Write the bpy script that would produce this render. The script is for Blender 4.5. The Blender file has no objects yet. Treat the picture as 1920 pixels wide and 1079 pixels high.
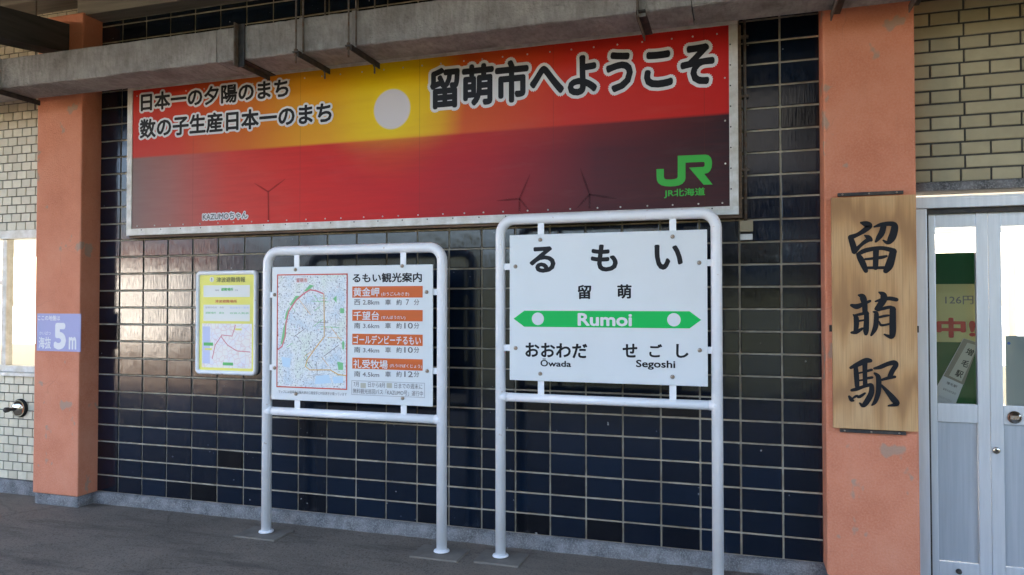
import bpy, bmesh, math, random
from mathutils import Vector, Matrix
random.seed(7)
scene = bpy.context.scene
col = scene.collection
R_ = math.radians

# ------------------------------------------------------------------ camera
F_PX, YAW, PITCH, ROLL = 1350.43, -.30307, .02037, -.00021      # focal length in pixels of a 1920 px wide frame
CAM = Vector((4.56582, -4.42509, 1.55523))
fw = Vector((math.sin(YAW)*math.cos(PITCH), math.cos(YAW)*math.cos(PITCH), math.sin(PITCH)))
rt = Vector((math.cos(YAW), -math.sin(YAW), 0))
up = rt.cross(fw)
RT = rt*math.cos(ROLL) + up*math.sin(ROLL)
UP = -rt*math.sin(ROLL) + up*math.cos(ROLL)
cd = bpy.data.cameras.new('camera'); cam = bpy.data.objects.new('camera', cd); col.objects.link(cam)
m3 = Matrix((RT, UP, -fw)).transposed()
cam.matrix_world = Matrix.Translation(CAM) @ m3.to_4x4()
cd.sensor_width = 36; cd.sensor_fit = 'HORIZONTAL'; cd.lens = 36*F_PX/1920
cd.clip_start = .05; cd.clip_end = 2000
scene.camera = cam

# ------------------------------------------------------------------ sky, sun, exposure
SUN_EL, SUN_ROT = R_(28), R_(-10)
world = bpy.data.worlds.new('World'); scene.world = world; world.use_nodes = True
wn = world.node_tree; wn.nodes.clear()
sky = wn.nodes.new('ShaderNodeTexSky'); sky.sky_type = 'NISHITA'; sky.sun_disc = False
sky.sun_elevation = SUN_EL; sky.sun_rotation = SUN_ROT; sky.dust_density = 5; sky.air_density = .7; sky.ozone_density = .4
bg = wn.nodes.new('ShaderNodeBackground'); bg.inputs['Strength'].default_value = .15
wo = wn.nodes.new('ShaderNodeOutputWorld')
wn.links.new(sky.outputs[0], bg.inputs[0]); wn.links.new(bg.outputs[0], wo.inputs[0])
sd = bpy.data.lights.new('sun', 'SUN'); sd.energy = 5; sd.angle = R_(.5); sd.color = (1, .95, .87)
sun = bpy.data.objects.new('sun', sd); col.objects.link(sun)
S = Vector((-math.cos(SUN_EL)*math.sin(SUN_ROT), math.cos(SUN_EL)*math.cos(SUN_ROT), math.sin(SUN_EL)))
sun.rotation_euler = S.to_track_quat('Z', 'Y').to_euler(); sun.location = (0, 20, 30)
vs = scene.view_settings
vs.view_transform = 'Standard'; vs.look = 'None'; vs.gamma = 1; vs.exposure = 3.6; vs.use_curve_mapping = False
scene.cycles.use_denoising = True
scene.cycles.max_bounces = 10; scene.cycles.diffuse_bounces = 6; scene.cycles.transparent_max_bounces = 12
scene.cycles.sample_clamp_indirect = 12; scene.cycles.caustics_reflective = False; scene.cycles.caustics_refractive = False

# ------------------------------------------------------------------ pixel of the photograph -> point on a known plane
def at(px, py, y=None, x=None, z=None):
    d = fw + (px-960)/F_PX*RT - (py-539.5)/F_PX*UP
    t = (y-CAM.y)/d.y if y is not None else (x-CAM.x)/d.x if x is not None else (z-CAM.z)/d.z
    return CAM + t*d
def pj(p):
    D = Vector(p)-CAM; w = D.dot(fw)
    return 960+F_PX*D.dot(RT)/w, 539.5-F_PX*D.dot(UP)/w

# ------------------------------------------------------------------ materials
M = {}
class NT:
    def __init__(s, name):
        s.m = bpy.data.materials.new(name); s.m.use_nodes = True; s.t = s.m.node_tree; s.t.nodes.clear()
        s.out = s.n('ShaderNodeOutputMaterial'); s.p = s.n('ShaderNodeBsdfPrincipled'); s.l(s.p.outputs[0], s.out.inputs[0])
        M[name] = s.m
    def n(s, k, **kw):
        a = s.t.nodes.new(k)
        for q, v in kw.items(): setattr(a, q, v)
        return a
    def l(s, a, b): s.t.links.new(a, b)
    def set(s, **kw):
        for k, v in kw.items():
            s.p.inputs[{'rough': 'Roughness', 'base': 'Base Color', 'metal': 'Metallic', 'spec': 'Specular IOR Level', 'coat': 'Coat Weight', 'coatr': 'Coat Roughness'}[k]].default_value = (*v, 1) if isinstance(v, tuple) else v
        return s
    def coord(s, kind='Object', scale=(1, 1, 1), rand=False):
        c = s.n('ShaderNodeTexCoord'); mp = s.n('ShaderNodeMapping'); mp.inputs['Scale'].default_value = scale
        s.l(c.outputs[kind], mp.inputs[0])
        if rand:
            oi = s.n('ShaderNodeObjectInfo'); mu = s.n('ShaderNodeMath', operation='MULTIPLY'); mu.inputs[1].default_value = 57
            s.l(oi.outputs['Random'], mu.inputs[0]); s.l(mu.outputs[0], mp.inputs['Location'])
        return mp.outputs[0]
    def noise(s, vec, scale, detail=4, rough=.6, w=None):
        a = s.n('ShaderNodeTexNoise'); a.inputs['Scale'].default_value = scale; a.inputs['Detail'].default_value = detail; a.inputs['Roughness'].default_value = rough
        s.l(vec, a.inputs['Vector']); return a.outputs[0]
    def ramp(s, fac, stops, interp='LINEAR'):
        a = s.n('ShaderNodeValToRGB'); a.color_ramp.interpolation = interp; e = a.color_ramp.elements
        while len(e) < len(stops): e.new(.5)
        for i, (p, c) in enumerate(stops):
            e[i].position = p; e[i].color = (*c, 1) if isinstance(c, tuple) else (c, c, c, 1)
        s.l(fac, a.inputs[0]); return a.outputs[0]
    def mix(s, fac, a, b, mode='MIX'):
        x = s.n('ShaderNodeMix', data_type='RGBA', blend_type=mode)
        for sock, v in ((x.inputs[0], fac), (x.inputs[6], a), (x.inputs[7], b)):
            if hasattr(v, 'node'): s.l(v, sock)
            else: sock.default_value = (*v, 1) if isinstance(v, tuple) else v
        return x.outputs[2]
    def math(s, op, a, b=0, clamp=False):
        x = s.n('ShaderNodeMath', operation=op, use_clamp=clamp)
        for i, v in enumerate((a, b)):
            if hasattr(v, 'node'): s.l(v, x.inputs[i])
            else: x.inputs[i].default_value = v
        return x.outputs[0]
    def bump(s, h, strength=.3, dist=.01):
        b = s.n('ShaderNodeBump'); b.inputs['Strength'].default_value = strength; b.inputs['Distance'].default_value = dist
        s.l(h, b.inputs['Height']); s.l(b.outputs[0], s.p.inputs['Normal']); return s
    def base(s, c): s.l(c, s.p.inputs['Base Color']); return s
    def rough(s, c): s.l(c, s.p.inputs['Roughness']); return s
    def rnd(s):
        oi = s.n('ShaderNodeObjectInfo'); g = s.n('ShaderNodeNewGeometry')
        return s.math('FRACT', s.math('ADD', oi.outputs['Random'], g.outputs['Random Per Island']))

def flat(name, c, rough=.6, **kw):
    kw.setdefault('spec', .18)
    return NT(name).set(base=c, rough=rough, **kw)

def mats():
    # navy glazed tile: every tile its own tone, slightly wavy glaze
    t = NT('navy_tile'); r = t.rnd(); v = t.coord('Object', (1, 1, 1), True)
    c = t.ramp(r, [(0, (.002, .0025, .004)), (.06, (.0025, .004, .008)), (.12, (.0025, .0065, .015)), (.7, (.003, .009, .021)), (1, (.004, .0115, .026))])
    dirt = t.noise(v, 9, 5); c = t.mix(t.ramp(dirt, [(.55, 0.0), (.85, .22)]), c, (.03, .032, .036)); t.base(t.mix(t.ramp(t.noise(v, 38, 1, .4), [(.79, 0.0), (.81, .9)]), c, (.35, .34, .32)))
    t.set(spec=.55); t.rough(t.ramp(t.noise(t.coord('Object', (14, 1, 3), True), 6, 3), [(.3, .07), (.75, .2)]))
    w = t.noise(t.coord('Object', (60, 1, 5), True), 1.6, 3, .5); w2 = t.noise(v, 7, 2)
    t.bump(t.math('ADD', w, t.math('MULTIPLY', w2, 2.5)), .10, .004)
    # grout
    t = NT('grout'); v = t.coord('Object'); n = t.noise(v, 14, 6)
    t.base(t.mix(t.ramp(t.noise(v, 2.3, 5, .65), [(.42, 0.0), (.72, .75)]), t.ramp(n, [(.3, (.30, .25, .18)), (.7, (.54, .47, .35))]), (.15, .115, .075))).set(rough=.95).bump(t.noise(v, 160, 3), .5, .004)
    t = NT('dark_grout'); v = t.coord('Object'); t.base(t.ramp(t.noise(v, 20, 5), [(.3, (.045, .043, .038)), (.7, (.10, .096, .085))])).set(rough=.95)
    # cream brick tile; the second, darker set has shade put into its colour
    for nm, a, b in (('cream_tile', (.58, .52, .38), (.72, .66, .50)), ('cream_tile_shaded', (.35, .30, .175), (.44, .385, .235))):
        t = NT(nm); r = t.rnd(); v = t.coord('Object', (1, 1, 1), True)
        c = t.ramp(r, [(0, a), (1, b)]); st = t.noise(v, 12, 5)
        t.base(t.mix(t.ramp(st, [(.35, 0.0), (.8, .35)]), c, tuple(x*.62 for x in a))).set(rough=.42, spec=.45)
        t.bump(t.noise(v, 40, 3), .12, .003)
    # salmon paint on rendered pillars, flaked to grey in places
    t = NT('salmon_render'); v = t.coord('Object'); n = t.noise(v, 3.2, 6); f = t.noise(v, 95, 4)
    c = t.ramp(n, [(.3, (.57, .185, .092)), (.5, (.65, .232, .124)), (.72, (.70, .285, .165))])
    c = t.mix(t.ramp(f, [(.42, .0), (.62, .25)]), c, (.74, .36, .235)); c = t.mix(t.ramp(t.noise(t.coord('Object', (2.5, 2.5, .5)), 5, 5), [(.55, 0.0), (.85, .22)]), c, (.46, .16, .085))
    pt = t.noise(t.coord('Object', (1, 1, .8)), 6.5, 3, .55); msk = t.ramp(pt, [(.645, 0.0), (.68, .7)])
    vo = t.n('ShaderNodeTexVoronoi'); vo.feature = 'DISTANCE_TO_EDGE'; vo.inputs['Scale'].default_value = 2.3; wv = t.n('ShaderNodeMix', data_type='VECTOR'); wv.inputs[0].default_value = .12; t.l(v, wv.inputs[4]); nz = t.n('ShaderNodeTexNoise'); nz.inputs['Scale'].default_value = 6; t.l(v, nz.inputs[0]); t.l(nz.outputs[1], wv.inputs[5]); t.l(wv.outputs[1], vo.inputs[0])
    ck = t.math('MULTIPLY', t.ramp(vo.outputs[0], [(.0, .22), (.006, 0.0)]), t.ramp(t.noise(v, 1.7, 2), [(.48, 0.0), (.56, 1.0)])); c = t.mix(ck, c, (.22, .10, .06))
    t.base(t.mix(msk, c, (.36, .29, .215))).set(rough=.82).bump(t.math('ADD', t.noise(v, 75, 5), t.math('MULTIPLY', t.noise(v, 230, 2), .5)), .55, .006)
    # concrete plinth
    t = NT('plinth_concrete'); v = t.coord('Object'); n = t.noise(v, 9, 6); g = t.noise(v, 120, 3)
    c = t.mix(t.ramp(g, [(.45, 0.0), (.72, .7)]), t.ramp(n, [(.35, (.085, .085, .085)), (.65, (.24, .235, .23))]), (.40, .395, .39))
    t.base(c).set(rough=.9).bump(t.math('ADD', g, n), .7, .012)
    t = NT('foot_concrete'); v = t.coord('Object'); n = t.noise(v, 7, 6)
    t.base(t.ramp(n, [(.3, (.14, .12, .098)), (.7, (.24, .21, .17))])).set(rough=.9).bump(t.noise(v, 60, 5), .5, .006)
    # asphalt platform
    t = NT('asphalt'); v = t.coord('Object'); n = t.noise(v, 1.3, 7, .62); g = t.noise(v, 170, 4, .7); s2 = t.noise(t.coord('Object', (1, 3, 1)), 2.6, 5)
    c = t.ramp(n, [(.30, (.125, .103, .080)), (.5, (.185, .153, .120)), (.70, (.25, .208, .162))])
    c = t.mix(t.ramp(g, [(.46, 0.0), (.62, .75)]), c, (.30, .255, .205)); c = t.mix(t.ramp(t.noise(v, 90, 3), [(.52, 0.0), (.66, .7)]), c, (.06, .05, .042))
    c = t.mix(t.ramp(s2, [(.58, 0.0), (.72, .5)]), c, (.08, .066, .054))
    vo = t.n('ShaderNodeTexVoronoi'); vo.feature = 'DISTANCE_TO_EDGE'; vo.inputs['Scale'].default_value = .9; nz = t.n('ShaderNodeTexNoise'); nz.inputs['Scale'].default_value = 3; t.l(v, nz.inputs[0]); wv = t.n('ShaderNodeMix', data_type='VECTOR'); wv.inputs[0].default_value = .22; t.l(v, wv.inputs[4]); t.l(nz.outputs[1], wv.inputs[5]); t.l(wv.outputs[1], vo.inputs[0])
    c = t.mix(t.math('MULTIPLY', t.ramp(vo.outputs[0], [(.0, .35), (.012, 0.0)]), t.ramp(t.noise(v, .8, 2), [(.45, 0.0), (.55, 1.0)])), c, (.035, .03, .026))
    mp = t.n('ShaderNodeMapping'); mp.inputs['Rotation'].default_value = (0, 0, .6); mp.inputs['Scale'].default_value = (1.2, 7, 1); t.l(v, mp.inputs[0]); c = t.mix(t.ramp(t.noise(mp.outputs[0], 1.1, 5, .6), [(.54, 0.0), (.70, .6)]), c, (.07, .058, .048))
    c = t.mix(t.ramp(t.noise(v, .75, 4, .6), [(.52, 0.0), (.68, .45)]), c, (.30, .25, .195))
    dots = t.noise(v, 26, 2); c = t.mix(t.ramp(dots, [(.76, 0.0), (.80, .8)]), c, (.22, .22, .22))
    t.base(c).set(rough=.82, spec=.3).bump(t.math('ADD', g, t.math('MULTIPLY', n, 3)), .6, .008)
    # cement conduit box
    t = NT('cement_box'); v = t.coord('Object'); n = t.noise(v, 5, 7, .65); g = t.noise(t.coord('Object', (3, 1, .6)), 14, 5)
    c = t.ramp(n, [(.28, (.18, .17, .16)), (.5, (.31, .30, .285)), (.75, (.45, .44, .42))])
    c = t.mix(t.ramp(g, [(.45, 0.0), (.8, .55)]), c, (.12, .108, .095))
    t.base(c).set(rough=.88).bump(t.noise(v, 45, 6), 1.0, .012)
    t = NT('dark_steel'); v = t.coord('Object'); t.base(t.ramp(t.noise(v, 18, 5), [(.4, (.028, .029, .031)), (.75, (.085, .07, .055))])).set(rough=.6, metal=.3)
    t = NT('rusty_steel'); v = t.coord('Object'); t.base(t.ramp(t.noise(v, 30, 5), [(.35, (.16, .15, .135)), (.6, (.12, .085, .06)), (.75, (.16, .065, .03))])).set(rough=.7, metal=.2)
    t = NT('canopy_timber'); v = t.coord('Object', (.4, 6, 6)); t.base(t.ramp(t.noise(v, 4, 5), [(.3, (.17, .155, .13)), (.7, (.29, .265, .22))])).set(rough=.75)
    t = NT('canopy_dark'); v = t.coord('Object', (6, .5, 6)); t.base(t.ramp(t.noise(v, 4, 5), [(.3, (.035, .034, .031)), (.7, (.075, .07, .062))])).set(rough=.7)
    t = NT('roof_sheet'); v = t.coord('Object'); t.base(t.ramp(t.noise(v, 2, 5), [(.3, (.10, .095, .085)), (.7, (.17, .16, .145))])).set(rough=.7)
    # white painted tube, rust freckles
    t = NT('white_paint'); v = t.coord('Object'); n = t.noise(v, 22, 6, .7)
    c = t.mix(t.ramp(n, [(.665, 0.0), (.73, .85)]), (.90, .90, .90), (.46, .28, .14))
    c = t.mix(t.ramp(t.noise(v, 5, 3), [(.45, 0.0), (.8, .3)]), c, (.66, .65, .62))
    t.base(c).set(rough=.34, spec=.5).bump(t.noise(v, 35, 3), .06, .004)
    t = NT('board_white'); v = t.coord('Object'); n = t.noise(v, 3, 6)
    c = t.mix(t.ramp(n, [(.45, 0.0), (.85, .35)]), (.74, .765, .76), (.66, .67, .63)); 
    t.base(c).set(rough=.28, spec=.5)
    t = NT('bolt_metal'); v = t.coord('Object'); t.base(t.ramp(t.noise(v, 120, 3), [(.4, (.42, .40, .36)), (.65, (.28, .16, .07))])).set(rough=.4, metal=.7)
    t = NT('frame_aluminium'); v = t.coord('Object'); n = t.noise(v, 12, 6); t.base(t.ramp(n, [(.35, (.50, .47, .40)), (.65, (.70, .685, .64))])).set(rough=.55, metal=.15)
    t = NT('frame_timber'); v = t.coord('Object', (1, 8, 8)); t.base(t.ramp(t.noise(v, 5, 5), [(.3, (.07, .04, .02)), (.7, (.17, .10, .05))])).set(rough=.7)
    t = NT('door_aluminium'); v = t.coord('Object', (8, 8, .6)); t.base(t.ramp(t.noise(v, 6, 4), [(.3, (.60, .635, .665)), (.7, (.70, .73, .755))])).set(rough=.36, metal=.35)
    t = NT('door_panel'); v = t.coord('Object', (30, 30, .8)); t.base(t.ramp(t.noise(v, 3, 4), [(.3, (.40, .44, .475)), (.7, (.475, .51, .545))])).set(rough=.42, metal=.3).bump(t.noise(v, 6, 3), .05, .003)
    t = NT('chrome'); t.set(base=(.62, .58, .50), metal=1.0, rough=.14)
    # plain board of light timber
    t = NT('signboard_timber'); v = t.coord('Object', (1, 1, .16)); w = t.n('ShaderNodeTexWave'); w.wave_type = 'RINGS'; w.inputs['Scale'].default_value = 4.2; w.inputs['Distortion'].default_value = 9; w.inputs['Detail'].default_value = 3; w.inputs['Detail Scale'].default_value = 1.3
    t.l(v, w.inputs[0]); g = t.noise(t.coord('Object', (90, 1, 2.2)), 1.5, 5)
    c = t.ramp(w.outputs[0], [(0, (.36, .185, .07)), (.45, (.52, .29, .115)), (1, (.60, .365, .165))])
    c = t.mix(t.ramp(g, [(.45, 0.0), (.75, .6)]), c, (.30, .155, .06))
    c = t.mix(t.ramp(t.noise(v, 3, 3), [(.5, 0.0), (.75, .25)]), c, (.46, .36, .25))
    t.base(c).set(rough=.55).bump(g, .1, .002)
    # glass: clear pane that also mirrors
    t = NT('pane_glass'); t.t.nodes.remove(t.p); tr = t.n('ShaderNodeBsdfTransparent'); tr.inputs[0].default_value = (.93, .96, .95, 1); gl = t.n('ShaderNodeBsdfGlossy'); gl.inputs['Roughness'].default_value = .01
    fr = t.n('ShaderNodeFresnel'); fr.inputs[0].default_value = 1.55; mx = t.n('ShaderNodeMixShader'); t.l(fr.outputs[0], mx.inputs[0]); t.l(tr.outputs[0], mx.inputs[1]); t.l(gl.outputs[0], mx.inputs[2]); t.l(mx.outputs[0], t.out.inputs[0])
    flat('black_print', (.012, .012, .014), .45); flat('brush_black', (.012, .013, .016), .6); flat('white_print', (.74, .74, .74), .4)
    flat('grey_print', (.16, .15, .14), .5); flat('pale_grey_print', (.42, .42, .42), .5)
    flat('orange_print', (.66, .14, .035), .4); flat('red_line', (.62, .10, .06), .45); flat('pink_line', (.68, .22, .24), .45); flat('route_line', (.70, .43, .14), .5)
    flat('map_green', (.22, .55, .25), .5); flat('map_blue', (.55, .70, .80), .5)
    flat('rail_green', (.012, .50, .10), .3); flat('logo_green', (.055, .42, .06), .4)
    flat('notice_yellow', (.90, .84, .20), .45); flat('notice_white', (.85, .85, .78), .45); flat('notice_green', (.15, .52, .16), .5); flat('notice_red', (.66, .17, .10), .5); flat('notice_dark', (.23, .21, .10), .5); flat('notice_blue', (.60, .63, .80), .5)
    flat('sea_level_blue', (.36, .37, .60), .4)
    flat('poster_green', (.008, .075, .022), .45); flat('poster_cream', (.52, .47, .20), .5); flat('poster_red', (.42, .02, .03), .45); flat('card_cream', (.52, .50, .40), .6); flat('card_taupe', (.26, .23, .18), .6); flat('card_white', (.62, .62, .60), .6)
    flat('screen_grey', (.42, .47, .46), .5); flat('blue_dot', (.05, .16, .55), .4); flat('interior_white', (.78, .77, .74), .7); flat('interior_floor', (.30, .28, .25), .5); flat('box_beige', (.30, .25, .16), .6)
    flat('rubber', (.02, .02, .02), .7); flat('ballast_dummy', (.1, .1, .1), .9)
    t = NT('ballast'); v = t.coord('Object'); t.base(t.ramp(t.noise(v, 3, 8, .7), [(.3, (.17, .11, .065)), (.7, (.28, .195, .125))])).set(rough=.95).bump(t.noise(v, 9, 4), .8, .06)
    t = NT('grass_slope'); v = t.coord('Object'); t.base(t.ramp(t.noise(v, .9, 8, .7), [(.3, (.008, .011, .006)), (.7, (.022, .027, .013))])).set(rough=.95).bump(t.noise(v, 2, 5), .8, .3)
    t = NT('street_paving'); v = t.coord('Object'); t.base(t.ramp(t.noise(v, 1, 6), [(.3, (.36, .35, .33)), (.7, (.46, .45, .43))])).set(rough=.9)
    flat('house_white', (.80, .79, .76), .7); flat('house_roof', (.12, .05, .035), .7); flat('rail_steel', (.28, .2, .15), .4, metal=.8)
    # tourist map print
    t = NT('map_print'); v = t.coord('Object'); sp = t.noise(v, 80, 4, .75); sp2 = t.noise(v, 42, 6, .8); tn = t.noise(v, 7, 3)
    vo = t.n('ShaderNodeTexVoronoi'); vo.feature = 'DISTANCE_TO_EDGE'; vo.inputs['Scale'].default_value = 26; t.l(v, vo.inputs[0])
    c = t.ramp(tn, [(.35, (.60, .70, .76)), (.5, (.76, .79, .79)), (.65, (.72, .78, .70))])
    c = t.mix(t.ramp(vo.outputs[0], [(.0, .45), (.06, 0.0)]), c, (.45, .47, .45))
    c = t.mix(t.ramp(sp2, [(.56, 0.0), (.62, .6)]), c, (.42, .44, .46)); c = t.mix(t.ramp(sp, [(.565, 0.0), (.60, .9)]), c, (.05, .055, .075))
    hue = t.noise(v, 30, 2); c = t.mix(t.ramp(hue, [(.70, 0.0), (.74, .7)]), c, (.60, .22, .16)); c = t.mix(t.ramp(t.noise(t.coord('Object', (1, 1, 1.01)), 21, 2), [(.70, 0.0), (.74, .7)]), c, (.20, .50, .22))
    t.base(c).set(rough=.35)
    t = NT('notice_map'); v = t.coord('Object'); vo = t.n('ShaderNodeTexVoronoi'); vo.feature = 'DISTANCE_TO_EDGE'; vo.inputs['Scale'].default_value = 24; t.l(v, vo.inputs[0])
    c = t.ramp(t.noise(v, 9, 4), [(.35, (.80, .79, .84)), (.5, (.86, .83, .79)), (.7, (.87, .82, .74))]); c = t.mix(t.ramp(vo.outputs[0], [(.0, .6), (.07, 0.0)]), c, (.74, .50, .47)); t.base(c).set(rough=.45)
    # dark wind turbine silhouettes: thin see-through ink
    t = NT('turbine_ink'); t.t.nodes.remove(t.p); tr = t.n('ShaderNodeBsdfTransparent'); df = t.n('ShaderNodeBsdfDiffuse'); df.inputs[0].default_value = (.035, .02, .02, 1); mx = t.n('ShaderNodeMixShader'); mx.inputs[0].default_value = .32
    t.l(tr.outputs[0], mx.inputs[1]); t.l(df.outputs[0], mx.inputs[2]); t.l(mx.outputs[0], t.out.inputs[0])
mats()

# ------------------------------------------------------------------ mesh helpers
def link(o, parent=None):
    col.objects.link(o)
    if parent is not None:
        o.parent = parent; o.matrix_parent_inverse = WM[parent.name].inverted()
    return o
WM = {}
def mesh(name, vs_, fs, mat, parent=None, smooth=False, bevel=0):
    n = len(vs_); c = Vector((sum(v[0] for v in vs_)/n, sum(v[1] for v in vs_)/n, sum(v[2] for v in vs_)/n))
    me = bpy.data.meshes.new(name); me.from_pydata([tuple(Vector(v)-c) for v in vs_], [], fs); me.update()
    if smooth: me.polygons.foreach_set('use_smooth', [True]*len(me.polygons))
    me.materials.append(M[mat] if isinstance(mat, str) else mat)
    o = bpy.data.objects.new(name, me); o.location = c; link(o, parent); WM[o.name] = Matrix.Translation(c)
    if bevel:
        bm = bmesh.new(); bm.from_mesh(me); bmesh.ops.bevel(bm, geom=bm.edges[:], offset=bevel, segments=2, profile=.6, affect='EDGES'); bm.to_mesh(me); bm.free()
    return o
BF = [(0, 3, 2, 1), (4, 5, 6, 7), (0, 1, 5, 4), (1, 2, 6, 5), (2, 3, 7, 6), (3, 0, 4, 7)]
def bv(x0, x1, y0, y1, z0, z1): return [(x0, y0, z0), (x1, y0, z0), (x1, y1, z0), (x0, y1, z0), (x0, y0, z1), (x1, y0, z1), (x1, y1, z1), (x0, y1, z1)]
def box(name, x0, x1, y0, y1, z0, z1, mat, parent=None, bevel=0): return mesh(name, bv(x0, x1, y0, y1, z0, z1), BF, mat, parent, False, bevel)
def boxes(name, bl, mat, parent=None):
    v = []; f = []
    for b in bl:
        k = len(v); v += bv(*b); f += [tuple(i+k for i in q) for q in BF]
    return mesh(name, v, f, mat, parent)
def thing(name, loc, label, cat, group=None):
    o = bpy.data.objects.new(name, None); o.location = loc; o.empty_display_size = .1; col.objects.link(o); WM[o.name] = Matrix.Translation(loc)
    return tag(o, label, cat, group)
def tag(o, label=None, cat=None, group=None, kind=None):
    for k, v in (('label', label), ('category', cat), ('group', group), ('kind', kind)):
        if v: o[k] = v
    return o
def tube_geo(path, r, n=12, cap=True):
    v = []; f = []; P = [Vector(p) for p in path]; prev = None
    for i, p in enumerate(P):
        t = (P[min(i+1, len(P)-1)]-P[max(i-1, 0)]).normalized()
        a = Vector((0, 1, 0)) if abs(t.y) < .9 else Vector((1, 0, 0)); u = t.cross(a).normalized(); w = t.cross(u)
        rr = r[i] if isinstance(r, (list, tuple)) else r
        for k in range(n):
            th = 2*math.pi*k/n; v.append(p+rr*(math.cos(th)*u+math.sin(th)*w))
    for i in range(len(P)-1):
        for k in range(n): f.append((i*n+k, i*n+(k+1) % n, (i+1)*n+(k+1) % n, (i+1)*n+k))
    if cap: f.append(tuple(range(n-1, -1, -1))); f.append(tuple((len(P)-1)*n+k for k in range(n)))
    return v, f
def tube(name, path, r, mat, parent=None, n=12):
    v, f = tube_geo(path, r, n); return mesh(name, v, f, mat, parent, True)
def poly(name, pts, y, mat, parent=None, depth=0):      # flat outline [(X,Z)] lying in a wall-parallel plane
    v = [(p[0], y, p[1]) for p in pts]; f = [tuple(range(len(v)))]
    a = sum(pts[i-1][0]*pts[i][1]-pts[i][0]*pts[i-1][1] for i in range(len(pts)))
    if a < 0: f = [tuple(reversed(f[0]))]
    return mesh(name, v, f, mat, parent)
def rect(name, x0, x1, z0, z1, y, mat, parent=None): return poly(name, [(x0, z0), (x1, z0), (x1, z1), (x0, z1)], y, mat, parent)
def prect(name, a, b, c, d, y, mat, parent=None):       # pixel rectangle left, top, right, bottom
    ym, xm = (b+d)/2, (a+c)/2
    return rect(name, at(a, ym, y).x, at(c, ym, y).x, at(xm, d, y).z, at(xm, b, y).z, y, mat, parent)
def disc(name, cx, cz, r, y, mat, parent=None, n=32, rx=None): return poly(name, [(cx+(rx or r)*math.cos(2*math.pi*k/n), cz+r*math.sin(2*math.pi*k/n)) for k in range(n)], y, mat, parent)
def pline(name, pts, w, y, mat, parent=None):           # ribbon through pixel points
    P = [at(px, py, y) for px, py in pts]; v = []; f = []
    for i, p in enumerate(P):
        t = (P[min(i+1, len(P)-1)]-P[max(i-1, 0)]).normalized(); nrm = Vector((-t.z, 0, t.x))
        ww = w[i] if isinstance(w, list) else w
        v += [p+nrm*ww/2, p-nrm*ww/2]
    for i in range(len(P)-1): f.append((2*i, 2*i+1, 2*i+3, 2*i+2))
    return mesh(name, v, f, mat, parent)
def outline(name, x0, x1, z0, z1, w, y, mat, parent=None):
    v = [(x0, y, z0), (x1, y, z0), (x1, y, z1), (x0, y, z1), (x0+w, y, z0+w), (x1-w, y, z0+w), (x1-w, y, z1-w), (x0+w, y, z1-w)]
    return mesh(name, v, [(0, 1, 5, 4), (1, 2, 6, 5), (2, 3, 7, 6), (3, 0, 4, 7)], mat, parent)

# lettering: glyph outlines from the built-in font, turned into flat meshes
def glyphs(text, offset=0, res=3):
    cu = bpy.data.curves.new('t', 'FONT'); cu.body = text; cu.resolution_u = res; cu.offset = offset; cu.fill_mode = 'FRONT'
    o = bpy.data.objects.new('t', cu); col.objects.link(o)
    dg = bpy.context.evaluated_depsgraph_get(); me = bpy.data.meshes.new_from_object(o.evaluated_get(dg))
    v = [(a.co.x, a.co.y) for a in me.vertices]; f = [tuple(p.vertices) for p in me.polygons]
    bpy.data.objects.remove(o); bpy.data.curves.remove(cu); bpy.data.meshes.remove(me)
    return v, f
def text(body, x0, x1, z0, z1, y, mat, parent, bold=0, name='lettering', halo=0, halo_mat='white_print', rot=0, label=None):
    v, f = glyphs(body)
    ax, bx = min(a[0] for a in v), max(a[0] for a in v); az, bz = min(a[1] for a in v), max(a[1] for a in v)
    sx, sz = (x1-x0)/(bx-ax+2*bold), (z1-z0)/(bz-az+2*bold); cx, cz = (x0+x1)/2, (z0+z1)/2
    c_, s_ = math.cos(rot), math.sin(rot)
    def tr(a):
        X, Z = (a[0]-(ax+bx)/2)*sx, (a[1]-(az+bz)/2)*sz
        return cx+X*c_-Z*s_, cz+X*s_+Z*c_
    p = [tr(a) for a in v]
    def layers(nm, n, rx, rz, yy, mt):                    # heavier weight: the outline swept round a small circle
        hv = []; hf = []
        for k in range(n):
            th = 2*math.pi*k/n; n0 = len(hv)
            hv += [(a+rx*math.cos(th), yy+k*.00004, b+rz*math.sin(th)) for a, b in p]; hf += [tuple(i+n0 for i in q) for q in f]
        return mesh(nm, hv, hf, mt, parent)
    if bold: o = layers(name, 8, bold*sx, bold*sz, y, mat)
    else: o = mesh(name, [(a, y, b) for a, b in p], f, mat, parent)
    if halo: layers(name+'_outline', 16, halo+bold*sx, halo+bold*sz, y+.0012, halo_mat)
    return o
def ptext(body, a, b, c, d, y, mat, parent, **kw):       # pixel box left, top, right, bottom
    ym, xm = (b+d)/2, (a+c)/2
    return text(body, at(a, ym, y).x, at(c, ym, y).x, at(xm, d, y).z, at(xm, b, y).z, y, mat, parent, **kw)

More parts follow.
